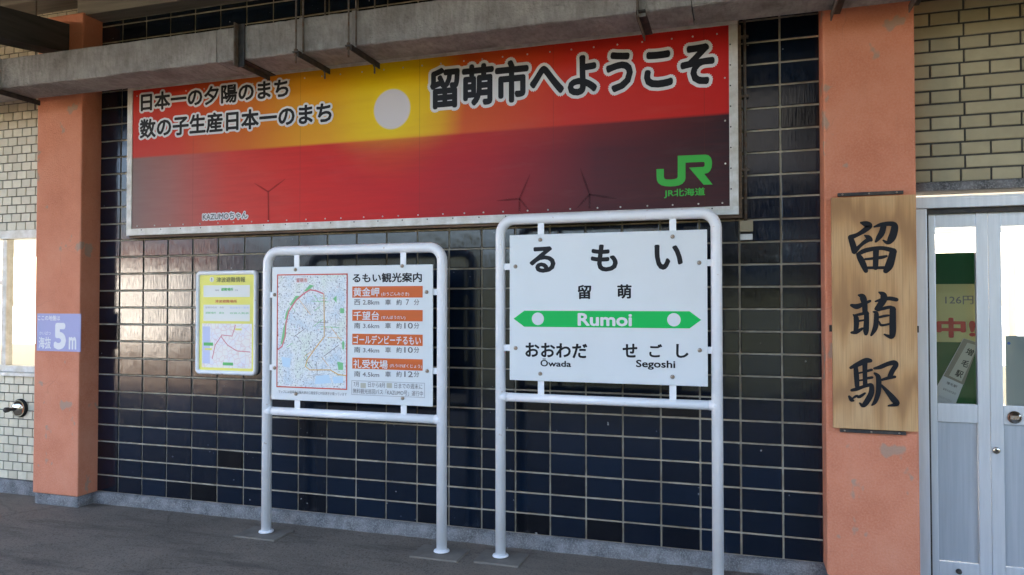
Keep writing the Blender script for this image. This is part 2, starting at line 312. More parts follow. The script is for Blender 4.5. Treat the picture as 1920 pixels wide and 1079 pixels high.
# ------------------------------------------------------------------ the setting
PIT_X, PIT_Z, ZB = .229, .130, .085          # navy tile pitch and height of the plinth
def structure(o): o['kind'] = 'structure'; return o
structure(mesh('platform_floor', [(-30, .02, 0), (-30, -6.2, 0), (40, -6.2, 0), (40, .02, 0), (-30, -6.2, -.95), (40, -6.2, -.95)], [(0, 1, 2, 3), (1, 4, 5, 2)], 'asphalt'))
structure(mesh('ground', [(-400, -400, -.9), (400, -400, -.9), (400, 6.5, -.9), (-400, 6.5, -.9)], [(0, 1, 2, 3)], 'ballast'))
structure(mesh('street', [(-300, 6.2, -.06), (300, 6.2, -.06), (300, 300, -.06), (-300, 300, -.06)], [(0, 1, 2, 3)], 'street_paving'))
structure(mesh('station_floor', [(-14, .02, .004), (14, .02, .004), (14, 6.4, .004), (-14, 6.4, .004)], [(0, 1, 2, 3)], 'interior_floor'))
def hill():
    v = []; f = []; nx, ny = 90, 6
    for i in range(nx+1):
        x = -22+i*2.0
        for j in range(ny+1):
            k = max(0, min(1, (x+15)/9)); k = k*k*(3-2*k)       # the slope comes closer to the track towards the right
            h = (0, 1.6, 3.1, 4.2, 4.9, 5.2, 5.0)[j]*(1-.22*k)+.22*math.sin(i*1.7+j)+.2*math.sin(i*.63+2*j)
            v.append((x, -24+13.5*k-j*(2.4-1.3*k)-.4*math.sin(i*.8), -1+(max(0, h) if j else 0)*min(1, .3+i/5)))
    for i in range(nx):
        for j in range(ny): a = i*(ny+1)+j; f.append((a, a+ny+1, a+ny+2, a+1))
    structure(mesh('hill', v, f, 'grass_slope', None, True))
hill()
def house():
    h = thing('white_house', (-31, -32, -.9), 'white walled house with dark red roof standing beyond the tracks', 'house')
    box('wall', -37, -24.5, -36, -28, -.9, 3.6, 'house_white', h)
    mesh('roof', [(-37.4, -27.6, 3.6), (-24.1, -27.6, 3.6), (-24.1, -36.4, 3.6), (-37.4, -36.4, 3.6), (-37.4, -32, 5.6), (-24.1, -32, 5.6)], [(0, 1, 5, 4), (2, 3, 4, 5), (0, 4, 3), (1, 2, 5), (0, 3, 2, 1)], 'house_roof', h)
    for x in (-35, -32, -28): w = box('window', x, x+1.3, -28.02, -27.96, .6, 1.9, 'dark_steel', h)
house()
def sky_block_bridge():  # unseen bridge, near black, added to block sky reflected in the right tiles
    b = thing('sky_block_bridge', (6.5, -14, -.9), 'dark covered bridge added out of view to block the sky from the tiles', 'sky_block_bridge')
    box('corridor', 2.6, 11, -24, -9.2, 3.75, 6.4, 'rubber', b); mesh('roof', [(2.2, -8.9, 6.4), (11.4, -8.9, 6.4), (11.4, -24.3, 6.4), (2.2, -24.3, 6.4), (6.8, -8.9, 7.2), (6.8, -24.3, 7.2)], [(0, 1, 4), (1, 2, 5, 4), (2, 3, 5), (3, 0, 4, 5), (0, 3, 2, 1)], 'roof_sheet', b)
    for x in (3, 10.5):
        for y in (-9.8, -23): box('leg', x-.2, x+.2, y-.2, y+.2, -.9, 3.75, 'canopy_dark', b)
sky_block_bridge()

# ------------------------------------------------------------------ tiles
def tile_mesh(name, w, h, d, e, mat):
    me = bpy.data.meshes.new(name); x = [-w/2, -w/2+e, w/2-e, w/2]; z = [-h/2, -h/2+e, h/2-e, h/2]; v = []; f = []
    for j in range(4):
        for i in range(4):
            inn = i in (1, 2) and j in (1, 2); v.append((x[i], -d if inn else -d+e*.75, z[j]))
    for j in range(3):
        for i in range(3): a = j*4+i; f.append((a, a+1, a+5, a+4))
    k = 16; v += [(x[0], 0, z[0]), (x[3], 0, z[0]), (x[3], 0, z[3]), (x[0], 0, z[3])]
    f += [(k, k+1, 3, 2, 1, 0), (k+1, k+2, 15, 11, 7, 3), (k+2, k+3, 12, 13, 14, 15), (k+3, k, 0, 4, 8, 12)]
    me.from_pydata(v, [], f); me.update(); me.materials.append(M[mat]); return me
cache = {}
def tile(x0, x1, z0, z1, yb, d, e, mat, parent, tilt, name='tile'):
    key = (round(x1-x0, 4), round(z1-z0, 4), d, mat)
    if key not in cache: cache[key] = tile_mesh(name, x1-x0, z1-z0, d, e, mat)
    o = bpy.data.objects.new(name, cache[key]); o.location = ((x0+x1)/2, yb+random.uniform(-.0008, .0008), (z0+z1)/2)
    o.rotation_euler = (random.gauss(0, tilt), 0, random.gauss(0, tilt)); link(o, parent); return o
def join_tiles(name, rects, yb, d, e, mat, parent, tilt):
    v = []; f = []
    for x0, x1, z0, z1 in rects:
        me = tile_mesh('tmp', x1-x0, z1-z0, d, e, mat); k = len(v); tx, tz = random.gauss(0, tilt), random.gauss(0, tilt)
        for a in me.vertices: v.append((a.co.x+(x0+x1)/2, a.co.y+yb+a.co.z*tx+a.co.x*tz, a.co.z+(z0+z1)/2))
        f += [tuple(i+k for i in p.vertices) for p in me.polygons]; bpy.data.meshes.remove(me)
    o = mesh(name, v, f, mat, parent); o['kind'] = 'stuff'; return o

# navy tiled wall between the pillars
PLX0, PLX1, PRX0, PRX1, PD = -.654, -.203, 5.020, 5.470, .18
WTOP = 3.76
wall = tag(box('tiled_wall', PLX1-.05, PRX0+.05, .001, .2, 0, 4.34, 'grout'), 'dark navy glazed tile wall with pale joints between the two salmon pillars', 'wall')
J = .0115
boards_px = [(512, 500, 808, 756), (958, 440, 1324, 718), (372, 515, 478, 698)]
ban_z0, ban_z1, ban_x0, ban_x1 = 2.06, 3.2, .11, 4.58
cand = []
for k in range(-1, 22):
    for r in range(0, 29):
        x0, x1 = max(k*PIT_X+J/2, PLX1+.002), min((k+1)*PIT_X-J/2, PRX0-.002)
        z0, z1 = ZB+r*PIT_Z+J/2, min(ZB+(r+1)*PIT_Z-J/2, WTOP)
        if z1-z0 < .02: continue
        p = pj((x0, 0, z0)); q = pj((x1, 0, z1)); area = abs(p[0]-q[0])*abs(p[1]-q[1]); cx, cy = (p[0]+q[0])/2, (p[1]+q[1])/2
        vis = 1
        if x0 > ban_x0-.05 and x1 < ban_x1+.02 and z0 > ban_z0-.02 and z1 < 3.5: vis = 0
        for b in boards_px:
            if b[0] < min(p[0], q[0])+6 and max(p[0], q[0])-6 < b[2] and b[1] < min(p[1], q[1])+6 and max(p[1], q[1])-6 < b[3]: vis = 0
        if cy < -20 or (z0 > 3.0 and cx > 740): vis = 0
        cand.append((-area*vis, x0, x1, z0, z1))
cand.sort(); rest = []
for i, (a, x0, x1, z0, z1) in enumerate(cand):
    if i < 300 and a < 0: tile(x0, x1, z0, z1, 0, .008, .003, 'navy_tile', wall, .0045)
    else: rest.append((x0, x1, z0, z1))
join_tiles('wall_tiles', rest, 0, .008, .003, 'navy_tile', wall, .0045)
def lumpy(name, x0, x1, y0, y1, z0, z1, mat, parent, n=40, amp=.006):
    v = []; f = []
    for i in range(n+1):
        x = x0+(x1-x0)*i/n; a = random.uniform(-amp, amp); b = random.uniform(-amp, amp)
        v += [(x, y0+a, z0), (x, y0+b, z1-.012+a), (x, y0+.014, z1+b*.5), (x, y1, z1)]
    for i in range(n):
        for k in range(3): q = i*4+k; f.append((q, q+4, q+5, q+1))
    f += [(0, 1, 2, 3), (n*4+3, n*4+2, n*4+1, n*4)]
    return mesh(name, v, f, mat, parent, True)
lumpy('plinth', PLX1-.02, PRX0+.02, -.035, .01, 0, ZB, 'plinth_concrete', wall, 90)

# cream tiled wall, left of the left pillar, with its window
WX0, WX1, WZ0, WZ1 = -3.4, -.70, .985, 2.134
lw = thing('cream_wall', (-2.5, .1, 0), 'cream brick-tile wall left of the left salmon pillar around a window', 'wall')
box('backing', -14, WX0, .001, .2, 0, 4.34, 'dark_grout', lw); box('backing', WX0, PLX1-.05, .001, .2, 0, WZ0, 'dark_grout', lw); box('backing', WX0, PLX1-.05, .001, .2, WZ1, 4.34, 'dark_grout', lw); box('backing', WX1, PLX1-.05, .0012, .2, WZ0, WZ1, 'dark_grout', lw)
px_, pz_ = .1025, .070; far_tiles = []
for r in range(58):
    z0 = .118+r*pz_
    for i in range(-60, 7):
        x0 = -1.13+i*px_+(px_/2 if r % 2 else 0); x1 = x0+px_-.007; z1 = z0+pz_-.007
        x1 = min(x1, PLX1-.06)
        if x1-x0 < .03 or z1 > 4.1: continue
        if z1 > WZ0-.03 and z0 < WZ1+.006 and x0 < WX1+.02 and x1 > WX0-.02: continue
        if x1 > -1.34 and x0 < PLX0-.01 and z0 < 3.42: tile(x0, x1, z0, z1, 0, .007, .0025, 'cream_tile', lw, .004)
        else: far_tiles.append((x0, x1, z0, z1))
join_tiles('far_tiles', far_tiles, 0, .007, .0025, 'cream_tile', lw, .004)
box('plinth', -14, PLX1-.02, -.02, .01, 0, .112, 'plinth_concrete', lw)
def window():
    w = thing('window', (-2, .1, WZ0), 'bright window with pale frame in the cream wall beside the left pillar', 'window')
    box('sill', WX0-.02, WX1+.02, -.045, .12, WZ0-.028, WZ0, 'frame_aluminium', w); box('frame_head', WX0, WX1, -.012, .1, WZ1-.055, WZ1+.012, 'frame_aluminium', w)
    for x in (WX0, WX1-.04): box('frame_jamb', x, x+.04, .0, .1, WZ0, WZ1-.055, 'frame_aluminium', w)
    box('frame_bottom', WX0+.04, WX1-.04, .01, .09, WZ0, WZ0+.05, 'frame_aluminium', w)
    box('stile', -1.26, -1.215, .02, .08, WZ0+.05, WZ1-.055, 'frame_aluminium', w); box('stile', -2.35, -2.30, .02, .08, WZ0+.05, WZ1-.055, 'frame_aluminium', w)
    box('rail', WX0+.04, -1.262, .022, .078, 1.70, 1.74, 'frame_aluminium', w)
    for a, b in ((WX0+.04, -2.35), (-2.30, -1.26), (-1.215, WX1-.04)): rect('pane', a, b, WZ0+.05, WZ1-.055, .05, 'pane_glass', w)
window()
# cream tiled wall over the sliding door, shade painted into its tile colour
rw = thing('cream_wall_shaded', (7, .1, 2.2), 'cream brick-tile wall in a shade-darkened colour above the aluminium door right of the pillar', 'wall')
DZ = 2.165
box('backing', PRX0+.05, 14, .001, .2, DZ, 4.34, 'dark_grout', rw); box('backing', 9.2, 14, .001, .2, 0, DZ, 'dark_grout', rw)
hp, rp = .1425, .0718; far_tiles = []
for r in range(28):
    z0 = DZ+.045+r*rp
    for i in range(-1, 40):
        if r % 2 == 0: x0, x1 = 5.585+i*hp, 5.585+(i+1)*hp-.0105
        elif i % 2 == 0: x0, x1 = 5.515+i*hp-hp*.5+.02, 5.515+(i+2)*hp-hp*.5-.0105+.02
        else: continue
        x0 = max(x0, PRX1+.002)
        if x1-x0 < .03: continue
        if i < 6 and r < 19: tile(x0, x1, z0, z0+rp-.0105, 0, .007, .0025, 'cream_tile_shaded', rw, .004)
        else: far_tiles.append((x0, x1, z0, z0+rp-.0105))
join_tiles('far_tiles', far_tiles, 0, .007, .0025, 'cream_tile_shaded', rw, .004)
lumpy('ledge', PRX1-.01, 9.3, -.05, .05, DZ-.01, DZ+.04, 'plinth_concrete', rw, 40, .003)
# building shell behind: hall with street windows
shell = thing('station_hall', (0, 6, 0), 'white walled station hall behind the tiled front, street windows at its back', 'building')
segs = [(-14, 14, 6.2, 6.35, -.05, .75), (-14, 14, 6.2, 6.35, 2.45, 3.2)]
x = -14
while x < 14: segs.append((x, x+.09, 6.2, 6.35, .75, 2.45)); x += 1.15
boxes('street_wall', segs, 'interior_white', shell)
box('ceiling', -14, 14, .2, 6.4, 3.0, 3.1, 'interior_white', shell); box('roof', -14.5, 14.5, .05, 7.2, 4.34, 4.5, 'roof_sheet', shell)
box('end_wall', -14.2, -14, .2, 6.4, 0, 4.34, 'interior_white', shell); box('end_wall', 14, 14.2, .2, 6.4, 0, 4.34, 'interior_white', shell)
box('street_upper_wall', -14, 14, 6.36, 6.5, 3.0, 4.34, 'interior_white', shell); box('partition', 3.4, 3.5, .2, 6.2, 0, 3.0, 'interior_white', shell)
for x in (5.1, 8.9): box('inner_wall', x-.06, x+.06, .2, .6, 0, 3, 'interior_white', shell)

# ------------------------------------------------------------------ pillars
def pillar(x0, x1, label):
    o = thing('pillar', ((x0+x1)/2, -.09, 0), label, 'pillar', 'salmon pillars either side of the navy wall')
    n = 1; b = .012
    box('shaft', x0, x1, -PD, .03, .082, 3.78, 'salmon_render', o, b)
    lumpy('plinth', x0+.012, x1-.004, -PD+.008, .02, 0, .083, 'plinth_concrete', o, 12, .004); box('plinth_core', x0+.014, x1-.006, -PD+.03, .02, 0, .075, 'plinth_concrete', o)
    return o
pillar(PLX0, PLX1, 'salmon painted pillar bearing the small blue sea-level plate')
pillar(PRX0, PRX1, 'salmon painted pillar bearing the tall wooden signboard')

# ------------------------------------------------------------------ canopy over the platform
def canopy():
    c = thing('platform_canopy', (2, -1.7, 3.8), 'dark timber platform canopy with beams above the grey conduit box', 'canopy')
    v = []; f = []; n = 260; X0, X1 = -14, 16; rz = lambda y: 4.30+.14*y; E = -3.4
    for i in range(n+1):
        x = X0+(X1-X0)*i/n; h = .018*(1 if i % 4 < 2 else -1); v += [(x, .04, rz(.04)+h), (x, E, rz(E)+h)]
    for i in range(n): f.append((2*i, 2*i+1, 2*i+3, 2*i+2))
    mesh('roof_sheet', v, f, 'roof_sheet', c); box('eaves_board', X0, X1, E-.05, E-.002, rz(E)-.09, rz(E)+.04, 'canopy_timber', c)
    for y in (-3.25, -2.45, -1.65, -.85): box('purlin', X0, X1, y-.045, y+.045, rz(y)-.13, rz(y)-.025, 'canopy_dark', c)
    box('wall_plate', PLX1-.08, X1, -.16, -.002, 3.765, 3.90, 'canopy_timber', c); box('wall_plate_upper', X0, X1, -.22, -.003, 3.905, 4.10, 'canopy_timber', c)
    def girder(x0, x1, zt):
        g = [(x, y, zt+.135*(y+PD)+dz) for dz in (-.222, 0) for x, y in ((x0, -3.35), (x1, -3.35), (x1, -PD-.004), (x0, -PD-.004))]
        mesh('girder', g, BF, 'canopy_dark', c)
    girder(-.52, -.335, 3.70); girder(5.15, 5.34, 3.80)
    for x in (-.43, 5.3): tube('post', [(x, -3.15, 0), (x, -3.15, 3.2)], .06, 'salmon_render', c)
canopy()

# ------------------------------------------------------------------ cement conduit box under the canopy with its hangers
BY0, BY1, BZ0, BZ1 = -.60, -.325, 3.097, 3.310
def conduit():
    c = thing('conduit_box', (2.5, -.35, BZ0), 'grey rough cement conduit box running level across the top of the wall', 'conduit')
    cuts = [-8, -3.2, 1.38, 4.35, 8.6, 13]
    for i in range(len(cuts)-1):
        v = []; f = []; n = 70; a, b = cuts[i]+.003, cuts[i+1]-.003
        for k in range(n+1):
            x = a+(b-a)*k/n; j = [random.uniform(-.0022, .0022) for _ in range(4)]
            v += [(x, BY0+j[0], BZ0+.006+j[1]), (x, BY0+.008, BZ0+j[2]), (x, BY1, BZ0), (x, BY1, BZ1), (x, BY0+.006, BZ1+j[3]), (x, BY0+j[1], BZ1-.006)]
        for k in range(n):
            for q in range(6): f.append((k*6+q, k*6+(q+1) % 6, k*6+6+(q+1) % 6, k*6+6+q))
        f += [tuple(range(6)), tuple(n*6+q for q in range(5, -1, -1))]
        mesh('box_section', v, f, 'cement_box', c)
conduit()
HG = 'steel hangers carrying the conduit box'
def hanger(x, label, style):
    h = thing('conduit_hanger', (x, -.4, BZ0-.05), label, 'bracket', HG)
    if style == 'angle':      # flat angle strap up the face and back under the box
        box('upright', x-.006, x+.045, BY0-.012, BY0-.004, BZ0-.05, BZ1+.01, 'dark_steel', h); box('upright_flange', x-.006, x, BY0-.05, BY0-.012, BZ0-.05, BZ1+.01, 'rusty_steel', h)
        box('arm', x-.006, x+.045, BY0-.012, -.285, BZ0-.012, BZ0-.005, 'dark_steel', h); box('arm_flange', x-.006, x, BY0-.011, -.285, BZ0-.042, BZ0-.012, 'dark_steel', h)
    elif style == 'rod':
        for yy in (BY0-.03, -.305): 
            tube('rod', [(x+.012, yy, BZ0-.075), (x+.012, yy, 4.0)], .0055, 'rusty_steel', h, 8)
        tube('rod', [(x+.062, BY0-.03, BZ0-.01), (x+.062, BY0-.03, 4.0)], .0055, 'rusty_steel', h, 8)
        box('upright', x+.02, x+.052, BY0-.008, BY0-.003, BZ0-.01, BZ1, 'cement_box', h)
        box('arm', x-.004, x+.04, BY0-.045, -.285, BZ0-.012, BZ0-.005, 'dark_steel', h); box('arm_flange', x+.034, x+.04, BY0-.045, -.285, BZ0-.042, BZ0-.012, 'dark_steel', h)
        tube('nut', [(x+.012, BY0-.03, BZ0-.028), (x+.012, BY0-.03, BZ0-.013)], .012, 'rusty_steel', h, 6); tube('nut', [(x+.012, BY0-.03, BZ0-.004), (x+.012, BY0-.03, BZ0+.01)], .013, 'rusty_steel', h, 6)
        tube('nut', [(x+.012, -.305, BZ0-.028), (x+.012, -.305, BZ0-.013)], .012, 'rusty_steel', h, 6)
    else:
        box('upright', x-.008, x+.004, BY0-.04, BY0-.004, BZ0-.03, BZ1+.02, 'rusty_steel', h); box('upright_flange', x+.004, x+.04, BY0-.010, BY0-.004, BZ0-.03, BZ1+.02, 'cement_box', h)
        box('arm', x-.008, x+.04, BY0-.04, -.285, BZ0-.012, BZ0-.005, 'dark_steel', h); box('arm_flange', x-.008, x-.002, BY0-.04, -.285, BZ0-.045, BZ0-.012, 'rusty_steel', h)
hx = lambda px, py: at(px, py, y=BY0).x
hanger(hx(449, 113), 'dark angle strap bracket wrapped round the conduit box, over the left banner lettering', 'angle')
hanger(hx(557, 95), 'threaded rod hanger on the conduit box, nearer the angle strap bracket', 'rod')
hanger(hx(655, 85), 'threaded rod hanger on the conduit box, just left of the printed white sun', 'rod')
hanger(hx(1197, 25), 'steel hanger on the conduit box above the end of the welcome lettering', 'strap')
hanger(hx(1575, -10), 'steel hanger under the conduit box in front of the right salmon pillar', 'strap')
hanger(hx(1735, -22), 'rightmost steel hanger under the conduit box, over the shade-toned cream tiles', 'strap')
hanger(hx(-8, 185), 'leftmost dark hanger under the conduit box by the cream tiles', 'rod')

# ------------------------------------------------------------------ banner
BY = -.085
bx0, bx1 = at(247, 430, BY).x, at(1369, 388, BY).x
bz0 = (at(246, 430, BY).z+at(1369, 388, BY).z)/2; bz1 = 3.165
hz = (at(246, 302, BY).z+at(800, 246, BY).z+at(1365, 218, BY).z)/3
sc_ = at(735, 205, BY)
def banner_mat():
    t = NT('sunset_print'); tc = t.n('ShaderNodeTexCoord'); sp = t.n('ShaderNodeSeparateXYZ'); t.l(tc.outputs['Object'], sp.inputs[0])
    W, H = bx1-bx0, bz1-bz0; cx, cz = (bx0+bx1)/2, (bz0+bz1)/2
    u = t.math('ADD', t.math('DIVIDE', sp.outputs[0], W), .5); z = t.math('ADD', sp.outputs[2], cz)
    su = (sc_.x-bx0)/W
    skyc = t.ramp(u, [(0, (.58, .035, .02)), (.10, (.60, .05, .022)), (.24, (.64, .16, .02)), (.34, (.74, .33, .012)), (su, (.85, .46, .008)), (su+.08, (.74, .30, .012)), (.62, (.66, .11, .018)), (.78, (.60, .035, .02)), (1, (.55, .022, .02))])
    sea = t.ramp(u, [(0, (.23, .145, .125)), (.08, (.36, .13, .105)), (.2, (.62, .050, .032)), (.35, (.66, .022, .015)), (.5, (.60, .012, .010)), (.66, (.44, .012, .013)), (.82, (.10, .014, .017)), (1, (.036, .020, .024))])  # left end greyed: glare of the surroundings painted into the sea colour
    # sea: glows near the horizon, dims toward the foot in the right half
    low = t.math('DIVIDE', t.math('SUBTRACT', hz, z), hz-bz0, True)
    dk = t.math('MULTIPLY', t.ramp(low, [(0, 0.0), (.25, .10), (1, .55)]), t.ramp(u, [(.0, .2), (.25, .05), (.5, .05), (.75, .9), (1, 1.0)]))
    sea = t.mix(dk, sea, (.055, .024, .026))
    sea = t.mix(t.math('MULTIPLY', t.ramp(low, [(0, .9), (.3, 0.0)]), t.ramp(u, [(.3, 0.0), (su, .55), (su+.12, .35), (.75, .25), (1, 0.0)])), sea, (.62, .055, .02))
    hf = t.math('ADD', t.math('DIVIDE', t.math('SUBTRACT', z, hz), .018), .5, True); c = t.mix(hf, sea, skyc)
    dx = t.math('SUBTRACT', sp.outputs[0], sc_.x-cx); dz = t.math('SUBTRACT', z, sc_.z); d = t.math('SQRT', t.math('ADD', t.math('MULTIPLY', dx, dx), t.math('MULTIPLY', dz, dz)))
    gl = t.math('MULTIPLY', t.ramp(d, [(.10, 1.0), (.18, .7), (.55, 0.0)], 'EASE'), t.ramp(t.math('ADD', t.math('SUBTRACT', z, hz), .1), [(0, .1), (.1, .35), (.13, 1.0)]))
    c = t.mix(gl, c, (.88, .66, .004))
    wvn = t.noise(t.coord('Object', (1.2, 1, 16)), 2.2, 6, .65); c = t.mix(t.math('MULTIPLY', t.ramp(wvn, [(.42, 0.0), (.72, .16)]), t.math('LESS_THAN', z, hz)), c, (.16, .012, .012)); c = t.mix(t.math('MULTIPLY', t.ramp(t.noise(t.coord('Object', (.7, 1, 5)), 1.6, 5, .6), [(.48, 0.0), (.78, .2)]), t.math('GREATER_THAN', z, hz)), c, (.42, .03, .012))
    sm_ = t.math('ABSOLUTE', t.math('SUBTRACT', t.math('FRACT', t.math('ADD', t.math('DIVIDE', sp.outputs[0], .91), .27)), .5)); c = t.mix(t.ramp(sm_, [(.0, .35), (.004, 0.0)]), c, (.10, .03, .02))
    rad = (at(769, 205, BY).x-at(701, 205, BY).x)/2
    c = t.mix(t.ramp(d, [(rad-.004, 1.0), (rad+.004, 0.0)]), c, (.70, .66, .67))
    fade = t.noise(t.coord('Object', (1.5, 1, 7)), 1.2, 4); c = t.mix(t.ramp(fade, [(.55, 0.0), (.85, .06)]), c, (.45, .30, .24))
    t.base(c).set(rough=.34, spec=.12)
    seam = t.noise(tc.outputs['Object'], 2.2, 2); t.bump(seam, .05, .02)
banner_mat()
def banner():
    b = thing('welcome_banner', ((bx0+bx1)/2, BY, bz0), 'long sunset welcome banner in red and orange with black lettering, pale frame', 'banner')
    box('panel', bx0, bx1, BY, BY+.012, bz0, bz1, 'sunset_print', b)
    w = .048
    fb = [('frame_rail', bx0-w, bx1+w, bz0-w, bz0), ('frame_rail', bx0-w, bx1+w, bz1, bz1+w), ('frame_stile', bx0-w, bx0, bz0, bz1), ('frame_stile', bx1, bx1+w, bz0, bz1)]
    for n, x0, x1, z0, z1 in fb:
        o = box(n, x0, x1, BY-.006, BY+.014, z0, z1, 'frame_aluminium', b, .003)
    box('lip', bx0, bx1, BY-.009, BY-.002, bz0-.016, bz0+.002, 'frame_aluminium', b); box('lip', bx1-.002, bx1+.016, BY-.0092, BY-.002, bz0-.016, bz1, 'frame_aluminium', b)
    tz = bz0-w-.004
    box('batten', bx0-w+.01, bx1+w+.018, BY+.015, -.010, tz-.012, tz+.05, 'frame_timber', b); box('batten', bx1+w-.035, bx1+w+.018, BY+.0152, -.010, tz+.051, bz1, 'frame_timber', b); box('batten', bx0-w+.01, bx0-w+.06, BY+.0152, -.010, tz+.051, bz1, 'frame_timber', b)
    # rivets and screws, too small to pick apart
    def studs(name, pts, y0, y1, r, mat):
        v = []; f = []
        for x, zz in pts:
            k = len(v); a_, b_ = tube_geo([(x, y0, zz), (x, (y0+y1)/2, zz), (x, y1, zz)], [r, r, r*.6], 6); v += a_; f += [tuple(i+k for i in q) for q in b_]
        mesh(name, v, f, mat, b, True)['kind'] = 'stuff'
    studs('rivets', [(bx0+.05+(bx1-bx0-.1)*i/29+random.uniform(-.02, .02), zz) for i in range(30) for zz in (bz0+.022, bz1-.045)]+[(bx1-.025, bz0+k) for k in (.25, .5, .75)], BY, BY-.004, .0055, 'frame_aluminium')
    studs('screws', [(bx0+.1+(bx1-bx0-.2)*i/23, bz0-.009) for i in range(24)]+[(bx1+.006, bz0+.1+.12*i) for i in range(8)], BY-.0085, BY-.011, .005, 'dark_steel')
    Y = BY-.0035
    def line(body, a, b2, ptop, pbot, halo, bold):
        x0, x1 = at(a, 300, Y).x, at(b2, 200, Y).x
        text(body, x0, x1, at(*pbot, Y).z, at(*ptop, Y).z, Y, 'black_print', b, bold=bold, halo=halo)
    text('日本一の夕陽のまち', at(264, 190, Y).x, at(541, 165, Y).x, (at(276, 212, Y).z+at(525, 181, Y).z)/2, (at(276, 174, Y).z+at(525, 148, Y).z)/2, Y, 'black_print', b, bold=.032, halo=.015)
    text('数の子生産日本一のまち', at(262, 240, Y).x, at(622, 205, Y).x, (at(276, 262, Y).z+at(605, 229, Y).z)/2, (at(276, 222, Y).z+at(605, 193, Y).z)/2, Y, 'black_print', b, bold=.032, halo=.015)
    text('留萌市へようこそ', at(806, 160, Y).x, at(1340, 120, Y).x, (at(832, 204, Y).z+at(1310, 163, Y).z)/2, (at(832, 121, Y).z+at(1310, 81, Y).z)/2, Y, 'black_print', b, bold=.040, halo=.020)
    ptext('KAZUMOちゃん', 380, 399, 464, 412, Y, 'grey_print', b, bold=.025, halo=.008)
    lg = [(225, 405), (375, 400), (375, 560), (390, 600), (430, 615), (520, 615), (600, 605), (640, 590), (655, 560), (655, 135), (1220, 110), (1280, 125), (1325, 170), (1345, 230), (1350, 290), (1340, 370), (1310, 440), (1270, 480), (1190, 500), (1360, 715), (1180, 722), (885, 375), (1170, 360), (1195, 345), (1200, 320), (1200, 280), (1190, 262), (1150, 258), (812, 275), (812, 590), (795, 650), (750, 700), (680, 735), (600, 750), (500, 757), (400, 750), (320, 730), (260, 685), (235, 630), (228, 560)]
    pts = [at(1210+a/10.79, 280+c/10.79, Y) for a, c in lg]; poly('logo', [(p.x, p.z) for p in pts], Y, 'logo_green', b)
    ptext('JR北海道', 1245, 353.5, 1322, 370.5, Y, 'logo_green', b, bold=.02)
    for hub, tips, mast in (((503, 360), ((477, 344), (535, 336)), (503.5, 414)), ((974, 373), ((994, 327), (931, 377), (993, 396)), (974, 397)), ((1105.5, 365), ((1088, 316), (1156, 373), (1081, 392)), (1105.5, 391))):
        for i, tp in enumerate(tips): pline('turbine_blade', [hub, ((hub[0]+tp[0])/2, (hub[1]+tp[1])/2), tp], [.010, .013, .003], Y+.0012+.0002*i, 'turbine_ink', b)
        pline('turbine_mast', [hub, mast], .012, Y+.0024, 'turbine_ink', b)
banner()

# ------------------------------------------------------------------ the two framed signs on white tube legs
def tube_sign(root, yf, xl, xr, ztop, zbar, r, board, bolts_px, yb, feet):
    cr = .085; path = [(xl, yf, .0), (xl, yf, ztop-cr)]
    for k in range(1, 8): a = math.pi/2*k/8; path.append((xl+cr-cr*math.cos(a), yf, ztop-cr+cr*math.sin(a)))
    path += [(xl+cr, yf, ztop), (xr-cr, yf, ztop)]
    for k in range(1, 8): a = math.pi/2*k/8; path.append((xr-cr+cr*math.sin(a), yf, ztop-cr+cr*math.cos(a)))
    path += [(xr, yf, ztop-cr), (xr, yf, .0)]
    tube('frame_tube', path, r, 'white_paint', root, 20); tube('crossbar', [(xl+r*.6, yf, zbar), (xr-r*.6, yf, zbar)], r*.86, 'white_paint', root, 16)
    for x in (xl, xr):
        v, f = tube_geo([(x-.0, yf, zbar), (x+(.045 if x == xl else -.045), yf, zbar)], [r*1.05, r*.9], 16); mesh('weld', v, f, 'white_paint', root, True)
        box('footing', x-.15+random.uniform(-.02, .02), x+.15, yf-.12, yf+.10, -.02, .011, 'foot_concrete', root, .005)
        v, f = tube_geo([(x, yf, .016), (x, yf, .023), (x, yf, .028)], [.050, .048, .034], 20); mesh('base_flange', v, f, 'white_paint', root, True)
    bx = box('board', board[0], board[1], yb, yb+.012, board[2], board[3], 'board_white', root, .003)
    for i, (px, py) in enumerate(bolts_px):
        p = at(px, py, yb); w = .019
        e = {0: (p.x-w, p.x+w, p.z-.03, ztop-r*.6), 1: (p.x-w, p.x+w, p.z-.03, ztop-r*.6), 2: (xl+r*.6, p.x+.03, p.z-w, p.z+w), 3: (xl+r*.6, p.x+.03, p.z-w, p.z+w), 4: (p.x-.03, xr-r*.6, p.z-w, p.z+w), 5: (p.x-.03, xr-r*.6, p.z-w, p.z+w), 6: (p.x-w, p.x+w, zbar+r*.6, p.z+.03), 7: (p.x-w, p.x+w, zbar+r*.6, p.z+.03)}[i]
        box('tab', e[0], e[1], yb+.013, yb+.020, e[2], e[3], 'white_paint', root)
        v, f = tube_geo([(p.x, yb+.002, p.z), (p.x, yb-.003, p.z), (p.x, yb-.0075, p.z), (p.x, yb-.009, p.z)], [.0125, .0125, .009, .004], 10); mesh('bolt', v, f, 'bolt_metal', root, True)
    return bx

